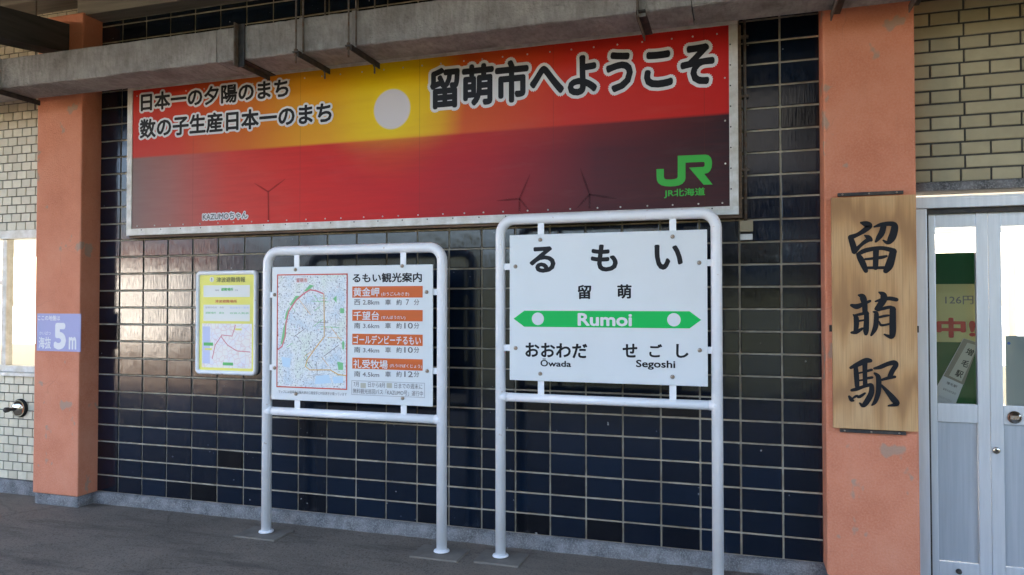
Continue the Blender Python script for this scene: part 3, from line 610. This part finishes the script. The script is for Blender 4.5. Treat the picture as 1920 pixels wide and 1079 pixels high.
def station_sign():
    yf = -.24; yb = yf-.028
    xl, xr = at(938.5, 800, yf).x, at(1345, 800, yf).x; ztop = (at(990, 411, yf).z+at(1300, 402, yf).z)/2; zbar = (at(970, 748, yf).z+at(1320, 757, yf).z)/2
    s = thing('station_name_sign', ((xl+xr)/2, yf, 0), 'white station name sign on tube legs with green arrow band reading Rumoi', 'sign', 'white tube-framed signs standing before the wall')
    bd = ((at(955, 580, yb).x+at(956, 700, yb).x)/2, at(1326.5, 580, yb).x, (at(960, 717, yb).z+at(1320, 721, yb).z)/2, (at(960, 441, yb).z+at(1320, 431, yb).z)/2)
    tube_sign(s, yf, xl, xr, ztop, zbar, .031, bd, [(1013, 450), (1261, 444), (966.5, 500), (967, 653), (1311, 493), (1312, 657), (1013, 701), (1261, 707)], yb, None)
    Y = yb-.0015; q = lambda a, b, c, d: (900+a/2.698, 380+b/2.698, 900+c/2.698, 380+d/2.698)
    for ch, bb in (('る', (250, 222, 382, 356)), ('も', (560, 212, 697, 350)), ('い', (882, 212, 1026, 341))): ptext(ch, *q(*bb), Y, 'black_print', s, bold=.034)
    for ch, bb in (('留', (494, 417, 563, 489)), ('萌', (694, 414, 767, 487))): ptext(ch, *q(*bb), Y, 'black_print', s, bold=.03)
    zc = at(960+120, 380+590/2.698, Y).z
    L = [at(*q(a, b, 0, 0)[:2], Y).x for a, b in ((170, 592), (224, 592), (1060, 590), (1119, 590))]; h = at(1130, 380+548/2.698, Y).z-at(1130, 380+632/2.698, Y).z
    poly('arrow_band', [(L[0], zc), (L[1], zc-h/2), (L[2], zc-h/2), (L[3], zc), (L[2], zc+h/2), (L[1], zc+h/2)], Y, 'rail_green', s)
    for a in (293, 981): c = at(900+a/2.698, 600, Y); disc('station_dot', c.x, zc, .0375, Y-.0012, 'white_print', s)
    ptext('Rumoi', *q(494, 560, 769, 626), Y-.0012, 'white_print', s, bold=.03)
    ptext('おおわだ', *q(229, 711, 543, 786), Y, 'black_print', s, bold=.03); ptext('Ōwada', *q(306, 791, 461, 831), Y, 'black_print', s, bold=.024)
    for ch, bb in (('せ', (721, 714, 796, 785)), ('ご', (856, 716, 922, 784)), ('し', (992, 716, 1055, 787))): ptext(ch, *q(*bb), Y, 'black_print', s, bold=.03)
    ptext('Segoshi', *q(789, 798, 988, 847), Y, 'black_print', s, bold=.024)
station_sign()

def guide_sign():
    yf = -.27; yb = yf-.028
    xl, xr = at(500.5, 800, yf).x, at(828.5, 800, yf).x; ztop = (at(540, 473, yf).z+at(780, 463, yf).z)/2; zbar = (at(520, 773, yf).z+at(800, 784, yf).z)/2
    s = thing('tourist_guide_sign', ((xl+xr)/2, yf, 0), 'white sightseeing guide sign on tube legs with town map and orange bars', 'sign', 'white tube-framed signs standing before the wall')
    bd = (at(509.5, 620, yb).x, at(811, 620, yb).x, (at(520, 751, yb).z+at(805, 761, yb).z)/2, (at(515, 503, yb).z+at(805, 494, yb).z)/2)
    tube_sign(s, yf, xl, xr, ztop, zbar, .0325, bd, [(554, 506), (754, 499), (515, 553), (515, 690), (800, 548), (801, 696), (555, 739), (755, 747)], yb, None)
    Y = yb-.0015
    a, b, c, d = 519, 514, 651.5, 729; x0, x1, z0, z1 = at(a, 620, Y).x, at(c, 620, Y).x, at(585, d, Y).z, at(585, b, Y).z
    m = rect('map', x0, x1, z0, z1, Y, 'map_print', s); outline('map_border', x0, x1, z0, z1, .008, Y-.0010, 'red_line', m)
    z = lambda u, v: (510+u/4.497, 505+v/4.497)
    pline('coast_road', [z(50, 680), z(85, 650), z(110, 570), z(118, 450), z(140, 360), z(200, 265), z(270, 205), z(320, 175), z(370, 182), z(435, 208)], .010, Y-.0008, 'pink_line', m)
    pline('route', [z(437, 210), z(440, 400), z(440, 570), z(370, 660), z(300, 760), z(280, 820), z(320, 850), z(490, 850), z(560, 890), z(630, 898)], .007, Y-.0008, 'route_line', m)
    for i, pts in enumerate(([(72, 640), (95, 500), (120, 420), (100, 620)], [(105, 430), (120, 360), (150, 310), (120, 420)], [(150, 300), (200, 225), (235, 225), (170, 300)], [(265, 190), (320, 130), (355, 140), (300, 185)], [(515, 250), (545, 222), (545, 285)], [(575, 330), (608, 330), (608, 372), (575, 372)], [(550, 780), (600, 790), (600, 850), (560, 850)], [(590, 620), (602, 600), (612, 625), (608, 675), (594, 675)])):
        P = [at(*z(*w), Y) for w in pts]; poly('park_patch', [(p.x, p.z) for p in P], Y-.0006, 'map_green', m)
    for pts in ([(370, 900), (480, 890), (500, 960), (360, 970)], [(510, 910), (600, 900), (600, 960), (520, 965)], [(80, 740), (160, 750), (150, 830), (90, 820)]):
        P = [at(*z(*w), Y) for w in pts]; poly('water_patch', [(p.x, p.z) for p in P], Y-.0005, 'map_blue', m)
    rg = random.Random(3)
    for i in range(26):
        a_, b_ = rg.uniform(130, 540), rg.uniform(230, 900); L = rg.uniform(60, 170); d_ = rg.choice(((1, .05), (.05, 1), (.8, -.6), (.6, .8)))
        pline('street_line', [z(a_-d_[0]*L/2, b_-d_[1]*L/2), z(a_+d_[0]*L/2, b_+d_[1]*L/2)], .0035, Y-.0003-.00001*i, rg.choice(('pale_grey_print', 'grey_print', 'map_green', 'route_line')), m)
    w = at(*z(200, 70), Y); w2 = at(*z(302, 118), Y); rect('map_title_plate', w.x, w2.x, w2.z, w.z, Y-.0009, 'white_print', m); ptext('留萌市', *z(205, 76), *z(298, 112), Y-.0016, 'red_line', m, bold=.01)
    ptext('マップには留萌市広報大使の二階堂手と村田選手が載っています', 522, 734, 650, 740, Y, 'grey_print', s)
    ptext('るもい観光案内', 661, 512, 791, 530, Y, 'black_print', s, bold=.027)
    rows = [(537, 558.5, '黄金岬', 711, '(おうごんみさき)', 767, '西 2.8km', '車', '約', '7', '分'), (581.5, 602.5, '千望台', 711, '(せんぼうだい)', 760, '南 3.6km', '車', '約', '10', '分'), (627, 648, 'ゴールデンビーチるもい', 789, '', 0, '南 3.4km', '車', '約', '10', '分'), (672.5, 693.5, '礼受牧場', 727, '(れうけぼくじょう)', 791, '南 4.5km', '車', '約', '12', '分')]
    for t0, t1, big, bxr, sm, smr, *info in rows:
        o = prect('heading_bar', 660.5, t0, 792.5, t1, Y, 'orange_print', s); h = t1-t0
        ptext(big, 662.5, t0+h*.12, bxr, t1-h*.1, Y-.0012, 'white_print', o, bold=.016)
        if sm: ptext(sm, bxr+4, t0+h*.52, smr, t1-h*.12, Y-.0012, 'white_print', o, bold=.008)
        for body, xa, xb in zip(info, (664, 722, 743, 761 if len(info[3]) == 1 else 758, 776), (711, 733, 753, 767 if len(info[3]) == 1 else 774, 786)): ptext(body, xa, t1+3.2, xb, t1+14, Y, 'grey_print', s, bold=.010)
    x0, x1, z0, z1 = at(659, 730, Y).x, at(796.5, 730, Y).x, at(728, 743.5, Y).z, at(728, 716, Y).z
    outline('note_border', x0, x1, z0, z1, .0035, Y, 'pale_grey_print', s); ptext('7月　　日から8月　　日までの週末に', 663, 718, 792, 728, Y, 'grey_print', s); ptext('無料観光巡回バス「KAZUMO号」運行中', 662, 731, 793, 741, Y, 'grey_print', s)
    for a, b in ((676, 686), (725, 735)): prect('covered_date', a, 718.5, b, 728, Y, 'card_cream', s)
guide_sign()

# ------------------------------------------------------------------ yellow evacuation notice in its frame on the tiles
def notice():
    yb = -.03; q = lambda a, b: (350+a/4.693, 490+b/4.693)
    x0, x1 = at(367.5, 605, yb).x, at(481.5, 605, yb).x; z0, z1 = at(424, 703, yb).z, at(424, 508, yb).z
    n = thing('evacuation_notice', ((x0+x1)/2, -.02, z0), 'small yellow evacuation notice in a rounded white frame on the navy tiles', 'notice')
    def rr(a, b, c, d, r, k=5):
        o = []
        for cx, cz, s in ((b-r, d-r, 0), (a+r, d-r, 1), (a+r, c+r, 2), (b-r, c+r, 3)):
            for i in range(k+1): th = math.pi/2*(s+i/k); o.append((cx+r*math.cos(th), cz+r*math.sin(th)))
        return o
    A = rr(x0, x1, z0, z1, .035); B = rr(x0+.027, x1-.027, z0+.03, z1-.03, .012); N = len(A)
    v = [(p[0], -.009, p[1]) for p in A]+[(p[0], yb-.004, p[1]) for p in A]+[((p[0]+r[0])/2, yb-.012, (p[1]+r[1])/2) for p, r in zip(A, B)]+[(p[0], yb-.002, p[1]) for p in B]+[(p[0], yb+.006, p[1]) for p in B]
    f = [(k*N+i, k*N+(i+1) % N, (k+1)*N+(i+1) % N, (k+1)*N+i) for k in range(4) for i in range(N)]; f = [tuple(reversed(p)) for p in f]
    mesh('frame', v, f, 'white_paint', n, True)
    Y = yb+.005; rect('sheet', x0+.02, x1-.02, z0+.02, z1-.02, Y, 'notice_yellow', n); Y -= .0012
    T = lambda body, a, b, c, d, mat, **k: ptext(body, *q(a, b), *q(c, d), Y-.0012, mat, n, **k)
    T('津波避難情報', 262, 140, 515, 186, 'notice_dark', bold=.012); c = at(*q(221, 162), Y); disc('icon', c.x, c.z, .019, Y, 'notice_white', n, 20); T('!', 217, 145, 224, 180, 'notice_dark', bold=.03)
    P = lambda nm, a, b, c, d, mat, y=Y: prect(nm, *q(a, b), *q(c, d), y, mat, n)
    P('text_panel', 148, 212, 556, 316, 'notice_white'); T('避難場所', 302, 234, 410, 262, 'notice_green', bold=.03); T('海抜', 250, 250, 285, 262, 'grey_print'); T('付近', 425, 250, 450, 262, 'grey_print')
    T('津波避難場所', 250, 340, 442, 366, 'notice_red', bold=.01)
    P('text_panel', 148, 384, 556, 528, 'notice_white'); T('留萌市役所　幸町', 165, 400, 330, 416, 'pale_grey_print'); T('電話番号一覧表', 380, 402, 548, 418, 'notice_blue'); T('避難場所　高台', 165, 446, 330, 464, 'notice_green'); T('収容人数表', 380, 450, 548, 466, 'notice_green')
    mp = P('map', 135, 550, 572, 940, 'notice_map'); w = P('sea_patch', 140, 575, 205, 900, 'notice_blue', Y-.0008); P('place_label', 150, 716, 232, 744, 'notice_green', Y-.0014); P('place_label', 318, 892, 408, 918, 'notice_green', Y-.0014); P('place_label', 426, 592, 484, 608, 'notice_yellow', Y-.0014); P('place_label', 158, 766, 222, 782, 'notice_yellow', Y-.0014)
    pline('evacuation_route', [q(225, 860), q(250, 740), q(310, 650), q(400, 660), q(430, 560)], .006, Y-.0016, 'pink_line', n); pline('evacuation_route', [q(300, 660), q(360, 740), q(440, 790), q(560, 800)], .006, Y-.0018, 'pink_line', n)
notice()

# ------------------------------------------------------------------ small things on pillars and walls
def sea_plate():
    y = -PD-.004; q = lambda a, b: (60+a/11.99, 580+b/11.99)
    x0, x1, z0, z1 = at(69, 625, y).x+.004, at(151.5, 625, y).x, at(110, 659, y).z, at(110, 588.5, y).z
    s = thing('sea_level_plate', ((x0+x1)/2, y, z0), 'pale blue sea-level plate with a big white 5 on the left pillar', 'sign')
    box('plate', x0, x1, y-.002, y+.0035, z0, z1, 'sea_level_blue', s); Y = y-.0032
    ptext('5', *q(490, 310), *q(765, 910), Y, 'white_print', s, bold=.05); ptext('m', *q(825, 625), *q(995, 910), Y, 'white_print', s, bold=.03); ptext('海抜', *q(150, 625), *q(425, 890), Y, 'white_print', s, bold=.02)
    ptext('かいばつ', *q(165, 500), *q(420, 580), Y, 'white_print', s); ptext('ここの地盤は', *q(130, 140), *q(630, 255), Y, 'white_print', s, bold=.02)
sea_plate()

def catmull(P, n=6):
    out = []
    for i in range(len(P)-1):
        a, b, c, d = P[max(i-1, 0)], P[i], P[i+1], P[min(i+2, len(P)-1)]
        for k in range(n):
            t = k/n; out.append(tuple(.5*((2*b[j])+(-a[j]+c[j])*t+(2*a[j]-5*b[j]+4*c[j]-d[j])*t*t+(-a[j]+3*b[j]-3*c[j]+d[j])*t**3) for j in range(3)))
    return out+[P[-1]]
STROKES = [((1580, 400), 8.3, [
    [(285, 150, 40), (360, 170, 105), (415, 200, 100), (330, 275, 85), (230, 335, 70), (130, 375, 90)], [(120, 375, 85), (155, 480, 100), (185, 590, 100)], [(180, 600, 90), (270, 510, 60), (350, 445, 70), (430, 405, 75)], [(345, 350, 30), (400, 380, 85), (440, 420, 60)],
    [(490, 215, 30), (600, 180, 70), (740, 165, 80), (805, 195, 105), (795, 300, 120), (755, 400, 120), (700, 460, 70), (630, 425, 30)], [(640, 180, 90), (610, 300, 100), (560, 380, 85), (515, 445, 40)],
    [(230, 640, 50), (270, 700, 95), (320, 800, 100), (360, 900, 75)], [(240, 640, 60), (330, 590, 80), (450, 560, 75), (600, 545, 70), (740, 570, 80), (800, 600, 90)], [(785, 590, 105), (760, 700, 120), (720, 820, 130), (670, 900, 90)],
    [(518, 560, 95), (514, 700, 90), (510, 850, 85)], [(350, 718, 40), (450, 708, 45), (600, 690, 58), (680, 670, 40)], [(380, 850, 48), (520, 850, 48), (680, 850, 58)]]),
    ((1580, 535), 8.99, [
    [(270, 170, 40), (335, 200, 115), (370, 330, 100), (375, 460, 90)], [(150, 340, 60), (240, 360, 100), (340, 320, 70), (460, 268, 50)], [(180, 500, 30), (225, 550, 90), (230, 680, 90), (215, 790, 75)], [(200, 510, 40), (300, 490, 55), (400, 470, 55), (430, 480, 40)],
    [(402, 470, 85), (400, 620, 95), (392, 760, 100), (390, 820, 70)], [(270, 605, 38), (370, 590, 38)], [(150, 800, 50), (230, 790, 75), (330, 730, 45)],
    [(610, 120, 30), (680, 160, 105), (690, 240, 120), (625, 340, 110), (560, 400, 60)], [(550, 275, 30), (640, 250, 60), (780, 225, 75), (905, 245, 75)], [(515, 450, 30), (565, 480, 80), (560, 640, 85), (540, 740, 85), (480, 845, 40)],
    [(590, 420, 55), (700, 390, 62), (800, 372, 62), (860, 410, 80)], [(842, 400, 105), (840, 600, 112), (840, 780, 112), (815, 870, 85), (700, 830, 30)], [(620, 540, 45), (700, 520, 48), (770, 510, 40)], [(612, 610, 20), (640, 670, 45), (700, 672, 42), (780, 655, 40)]]),
    ((1580, 655), 8.3, [
    [(125, 290, 50), (230, 240, 85), (360, 180, 95), (430, 180, 70)], [(200, 260, 70), (215, 420, 85), (225, 580, 75)], [(345, 200, 85), (345, 380, 75), (350, 560, 75)], [(240, 375, 32), (310, 360, 32)], [(370, 342, 48), (450, 322, 45)], [(240, 490, 32), (310, 480, 32)], [(370, 455, 48), (458, 440, 45)],
    [(140, 640, 50), (220, 620, 65), (330, 580, 55), (430, 555, 65), (455, 580, 65)], [(450, 570, 75), (445, 680, 90), (390, 790, 95), (320, 875, 75), (265, 840, 30)], [(100, 735, 40), (135, 785, 70), (165, 800, 40)], [(150, 770, 30), (210, 730, 45), (260, 740, 55), (345, 685, 35)],
    [(490, 300, 40), (580, 280, 70), (700, 230, 75), (800, 210, 85), (825, 250, 80), (770, 340, 80), (730, 430, 75)], [(600, 480, 40), (700, 450, 55), (810, 430, 48)], [(495, 375, 40), (550, 430, 80), (560, 560, 85), (545, 700, 80), (500, 820, 65), (455, 870, 30)], [(600, 560, 40), (700, 670, 75), (790, 780, 105), (840, 850, 80), (710, 880, 30)]])]
def signboard():
    y = -PD-.032
    x0, x1 = at(1560.5, 580, y).x, at(1719.5, 580, y).x; z0 = (at(1562, 804, y).z+at(1718, 809, y).z)/2; z1 = (at(1562, 370, y).z+at(1716, 366, y).z)/2
    s = thing('wooden_signboard', ((x0+x1)/2, y, z0), 'tall wooden board brushed with three black characters, on the right pillar', 'sign')
    box('board', x0, x1, y, -PD-.006, z0, z1, 'signboard_timber', s, .003)
    for zz in (z1+.008, z0-.022):
        br = box('bracket', x0+.035, x1-.055, -PD-.02, -PD-.001, zz, zz+.017, 'dark_steel', s)
        for k in (.07, .48, .90): x = x0+.035+(x1-x0-.09)*k; v, f = tube_geo([(x, -PD-.02, zz+.008), (x, -PD-.023, zz+.008)], .005, 8); mesh('screw', v, f, 'bolt_metal', br, True)
    for x, a in ((x0-.012, 0), (x1-.006, 0)): box('side_clip', x, x+.018, -PD-.012, -PD-.001, z0+.515, z0+.55, 'dark_steel', s)
    for (ox, oy), sc, st in STROKES:
        v = []; f = []
        for si, pts in enumerate(st):
            C = catmull([(a, b, c) for a, b, c in pts]); Y = y-.0012-.00025*si; W = at(1640, oy+60, y); ppm = (at(1700, oy+60, y).x-at(1600, oy+60, y).x)/100
            P = [(at(ox+a/sc, oy+b/sc, y), max(8, c)/sc*ppm/2) for a, b, c in C]; k0 = len(v); n = len(P)
            for i, (p, r) in enumerate(P):
                t = (P[min(i+1, n-1)][0]-P[max(i-1, 0)][0]); t = t.normalized() if t.length > 1e-9 else Vector((1, 0, 0)); nr = Vector((-t.z, 0, t.x)); v += [(p.x+nr.x*r, Y, p.z+nr.z*r), (p.x-nr.x*r, Y, p.z-nr.z*r)]
            for i in range(n-1): f.append((k0+2*i, k0+2*i+1, k0+2*i+3, k0+2*i+2))
            for (p, r), d in ((P[0], .00008), (P[-1], .00012)):
                k1 = len(v); v += [(p.x+r*.96*math.cos(math.pi*2*k/12), Y-d, p.z+r*.96*math.sin(math.pi*2*k/12)) for k in range(12)]; f.append(tuple(range(k1, k1+12)))
        mesh('brush_lettering', v, f, 'brush_black', s)
signboard()

def wall_bits():
    x0, x1, z0, z1 = at(1387, 432, -.05).x, at(1412, 432, -.05).x, at(1399, 450, -.05).z, at(1399, 414, -.05).z
    b = thing('junction_box', ((x0+x1)/2, -.03, z0), 'small beige junction box with a thin conduit pipe beside the banner corner', 'junction box')
    zm = z0+(z1-z0)*.42
    box('housing', x0, x1, -.055, -.009, zm, z1, 'box_beige', b, .004); box('socket_plate', x0+.002, x1-.002, -.04, -.009, z0, zm-.012, 'frame_aluminium', b, .003); box('slot', x0+.004, x1-.004, -.034, -.0095, zm-.0115, zm-.0005, 'rubber', b)
    x = at(1397, 250, -.03).x; tube('pipe', [(x, -.026, z1-.005), (x, -.026, 3.5)], .0095, 'rusty_steel', b, 10)
    for zz in (2.32, 2.75, 3.1): box('pipe_clip', x-.022, x+.022, -.038, -.0085, zz, zz+.014, 'rusty_steel', b)
    x = at(1380, 430, -.02).x; tube('cable', [(x, -.016, z1+.01), (x-.002, -.018, z1-.05), (x+.001, -.016, z0+.02)], .003, 'rubber', b, 6)
    p = at(41, 765, 0)
    t = thing('water_valve', (p.x, -.05, p.z), 'round chrome valve with short spout on the cream tiles below the window', 'valve')
    v, f = tube_geo([(p.x, -.008, p.z), (p.x, -.02, p.z), (p.x, -.028, p.z)], [.075, .075, .06], 24); mesh('backplate', v, f, 'rubber', t, True)
    v, f = tube_geo([(p.x, -.028, p.z), (p.x, -.034, p.z), (p.x, -.05, p.z), (p.x, -.062, p.z), (p.x, -.068, p.z)], [.066, .068, .055, .03, .014], 24); mesh('escutcheon', v, f, 'chrome', t, True)
    v, f = tube_geo([(p.x, -.06, p.z), (p.x, -.10, p.z), (p.x, -.115, p.z), (p.x, -.14, p.z), (p.x, -.15, p.z)], [.014, .013, .02, .022, .012], 14); mesh('spout', v, f, 'dark_steel', t, True)
wall_bits()

# ------------------------------------------------------------------ aluminium sliding door
def door():
    yd = .03
    X = lambda px, py=700, y=yd: at(px, py, y).x
    Z = lambda py, px=1800, y=yd: at(px, py, y).z
    d = thing('sliding_door', (6.2, yd, 0), 'pale blue aluminium sliding door with glass upper panes right of the pillar', 'door')
    ztop = Z(392, 1740); xr = 7.6
    box('head_rail', PRX1+.002, xr, -.03, .12, ztop-.004, ztop+.058, 'door_aluminium', d, .003); box('head_track', PRX1+.03, xr, .0, .11, ztop-.03, ztop-.005, 'dark_steel', d)
    box('jamb', PRX1+.002, X(1737), -.02, .11, 0, ztop-.005, 'door_aluminium', d, .003); box('jamb_strip', X(1737)+.001, X(1737)+.012, .0, .10, .0, ztop-.031, 'dark_steel', d)
    box('threshold', PRX1+.002, xr, -.03, .12, -.004, .012, 'door_aluminium', d)
    zmid0, zmid1, zb = Z(793), Z(758), Z(1056)
    def leaf(x0, x1, y, sw0, sw1, dz=0):
        a = ztop-.031; box('stile', x0, x0+sw0, y, y+.035, .014, a, 'door_aluminium', d, .003); box('stile', x1-sw1, x1, y, y+.035, .014, a, 'door_aluminium', d, .003)
        i0, i1 = x0+sw0+.001, x1-sw1-.001
        box('top_rail', i0, i1, y+.002, y+.033, a-.075, a, 'door_aluminium', d, .003); box('middle_rail', i0, i1, y+.002, y+.033, zmid0, zmid1, 'door_aluminium', d, .003); box('bottom_rail', i0, i1, y+.002, y+.033, .014, zb, 'door_aluminium', d, .003)
        box('lower_panel', i0, i1, y+.016, y+.022, zb+.001, zmid0-.001, 'door_panel', d); rect('pane', i0, i1, zmid1, a-.075, y+.016, 'pane_glass', d)
        return i0, i1, a-.075
    xa, xb, xm = X(1738)+.013, X(1855.5), X(1856.5)
    i0, i1, zt = leaf(xa, xb, yd, X(1757)-xa, xb-X(1833)); j0, j1, _ = leaf(xm, 6.95, yd+.001, X(1881)-xm, .06); leaf(6.955, 7.59, yd, .06, .06)
    p = at(1902, 783, yd); v, f = tube_geo([(p.x, yd+.002, p.z), (p.x, yd-.006, p.z), (p.x, yd-.007, p.z), (p.x, yd+.0, p.z)], [.034, .033, .027, .022], 24); h = mesh('pull_handle', v, f, 'chrome', d, True)
    box('pull_slot', p.x-.02, p.x+.02, yd-.0078, yd-.0065, p.z-.010, p.z+.010, 'bolt_metal', h)
    p = at(1868, 845, yd); v, f = tube_geo([(p.x, yd+.001, p.z), (p.x, yd-.006, p.z), (p.x, yd-.009, p.z)], [.019, .018, .012], 18); l = mesh('lock', v, f, 'chrome', d, True); v, f = tube_geo([(p.x, yd-.009, p.z), (p.x, yd-.011, p.z)], .007, 10); mesh('keyhole', v, f, 'dark_steel', l)
    p = at(1798, 1072, yd); v, f = tube_geo([(p.x, yd+.002, p.z), (p.x, yd-.012, p.z)], [.015, .012], 14); mesh('floor_bolt', v, f, 'dark_steel', d, True)
    # poster hung inside the first leaf
    yp = yd+.06; g = thing('green_poster', (X(1795), yp, 1.0), 'green and yellow poster with red lettering behind the left door glass', 'poster')
    x0, x1 = i0-.03, i1+.03; Zp = lambda py: at(1795, py, yp).z
    z = [Zp(775), Zp(642), Zp(533), Zp(474)]
    box('sheet', x0, x1, yp, yp+.004, z[0], z[3], 'poster_green', g); rect('yellow_band', x0, x1, z[1], z[2], yp-.001, 'poster_cream', g)
    text('中!!', at(1756, 615, yp).x, at(1846, 615, yp).x, Zp(634), Zp(596), yp-.0022, 'poster_red', g, bold=.04, halo=.003); text('126円', at(1772, 560, yp).x, at(1825, 560, yp).x, Zp(571), Zp(555), yp-.0022, 'grey_print', g, bold=.01)
    # slanted ticket-like card in front of it
    yc = yd+.045; q = lambda u, v: at(1740+u/7.19, 620+v/7.19, yc)
    k = thing('ticket_card', tuple(q(300, 600)), 'slanted cream card with three vertical characters against the green poster', 'card')
    def quad(name, pts, y, mat):
        P = [q(*w) for w in pts]; return poly(name, [(p.x, p.z) for p in P], y, mat, k)
    P = [q(*w) for w in ((480, 105), (690, 170), (375, 985), (95, 985), (80, 830))]
    n = len(P); pts = [(p.x, p.z) for p in P]; mesh('card', [(a, yc, b) for a, b in pts]+[(a, yc+.003, b) for a, b in pts], [tuple(range(n)), tuple(range(2*n-1, n-1, -1))]+[(i, (i+1) % n, n+(i+1) % n, n+i) for i in range(n)], 'card_white', k)
    quad('dark_mount', [(482, 108), (688, 172), (480, 735), (210, 612)], yc-.0008, 'card_taupe'); quad('plaque', [(530, 165), (672, 205), (450, 690), (282, 608)], yc-.0016, 'card_cream')
    for ch, u, v in (('増', 562, 290), ('毛', 500, 445), ('駅', 420, 585)): c = q(u, v); text(ch, c.x-.018, c.x+.018, c.z-.019, c.z+.019, yc-.0024, 'black_print', k, bold=.02, rot=-.42)
    c = q(320, 730); text('増毛駅', c.x-.028, c.x+.028, c.z-.008, c.z+.008, yc-.0008, 'grey_print', k, bold=.02, rot=-.42)
    c = q(290, 820); text('留萌本線終着駅', c.x-.034, c.x+.034, c.z-.0065, c.z+.0065, yc-.0008, 'grey_print', k, rot=-.42); c = q(230, 920); text('昭和初期の木造駅舎', c.x-.034, c.x+.034, c.z-.006, c.z+.006, yc-.0008, 'pale_grey_print', k, rot=-.42)
    # grey board inside the second leaf
    s = thing('grey_board', (6.3, yd+.3, .8), 'pale grey board with a blue dot behind the right door glass', 'board')
    yg = yd+.05; x0 = X(1886, 700, yg); box('sheet', x0, 6.9, yg, yg+.006, at(1900, 770, yg).z, at(1900, 630, yg).z, 'screen_grey', s); c = at(1889, 644, yg); disc('magnet', c.x+.006, c.z, .008, yg-.001, 'blue_dot', s, 16)
door()
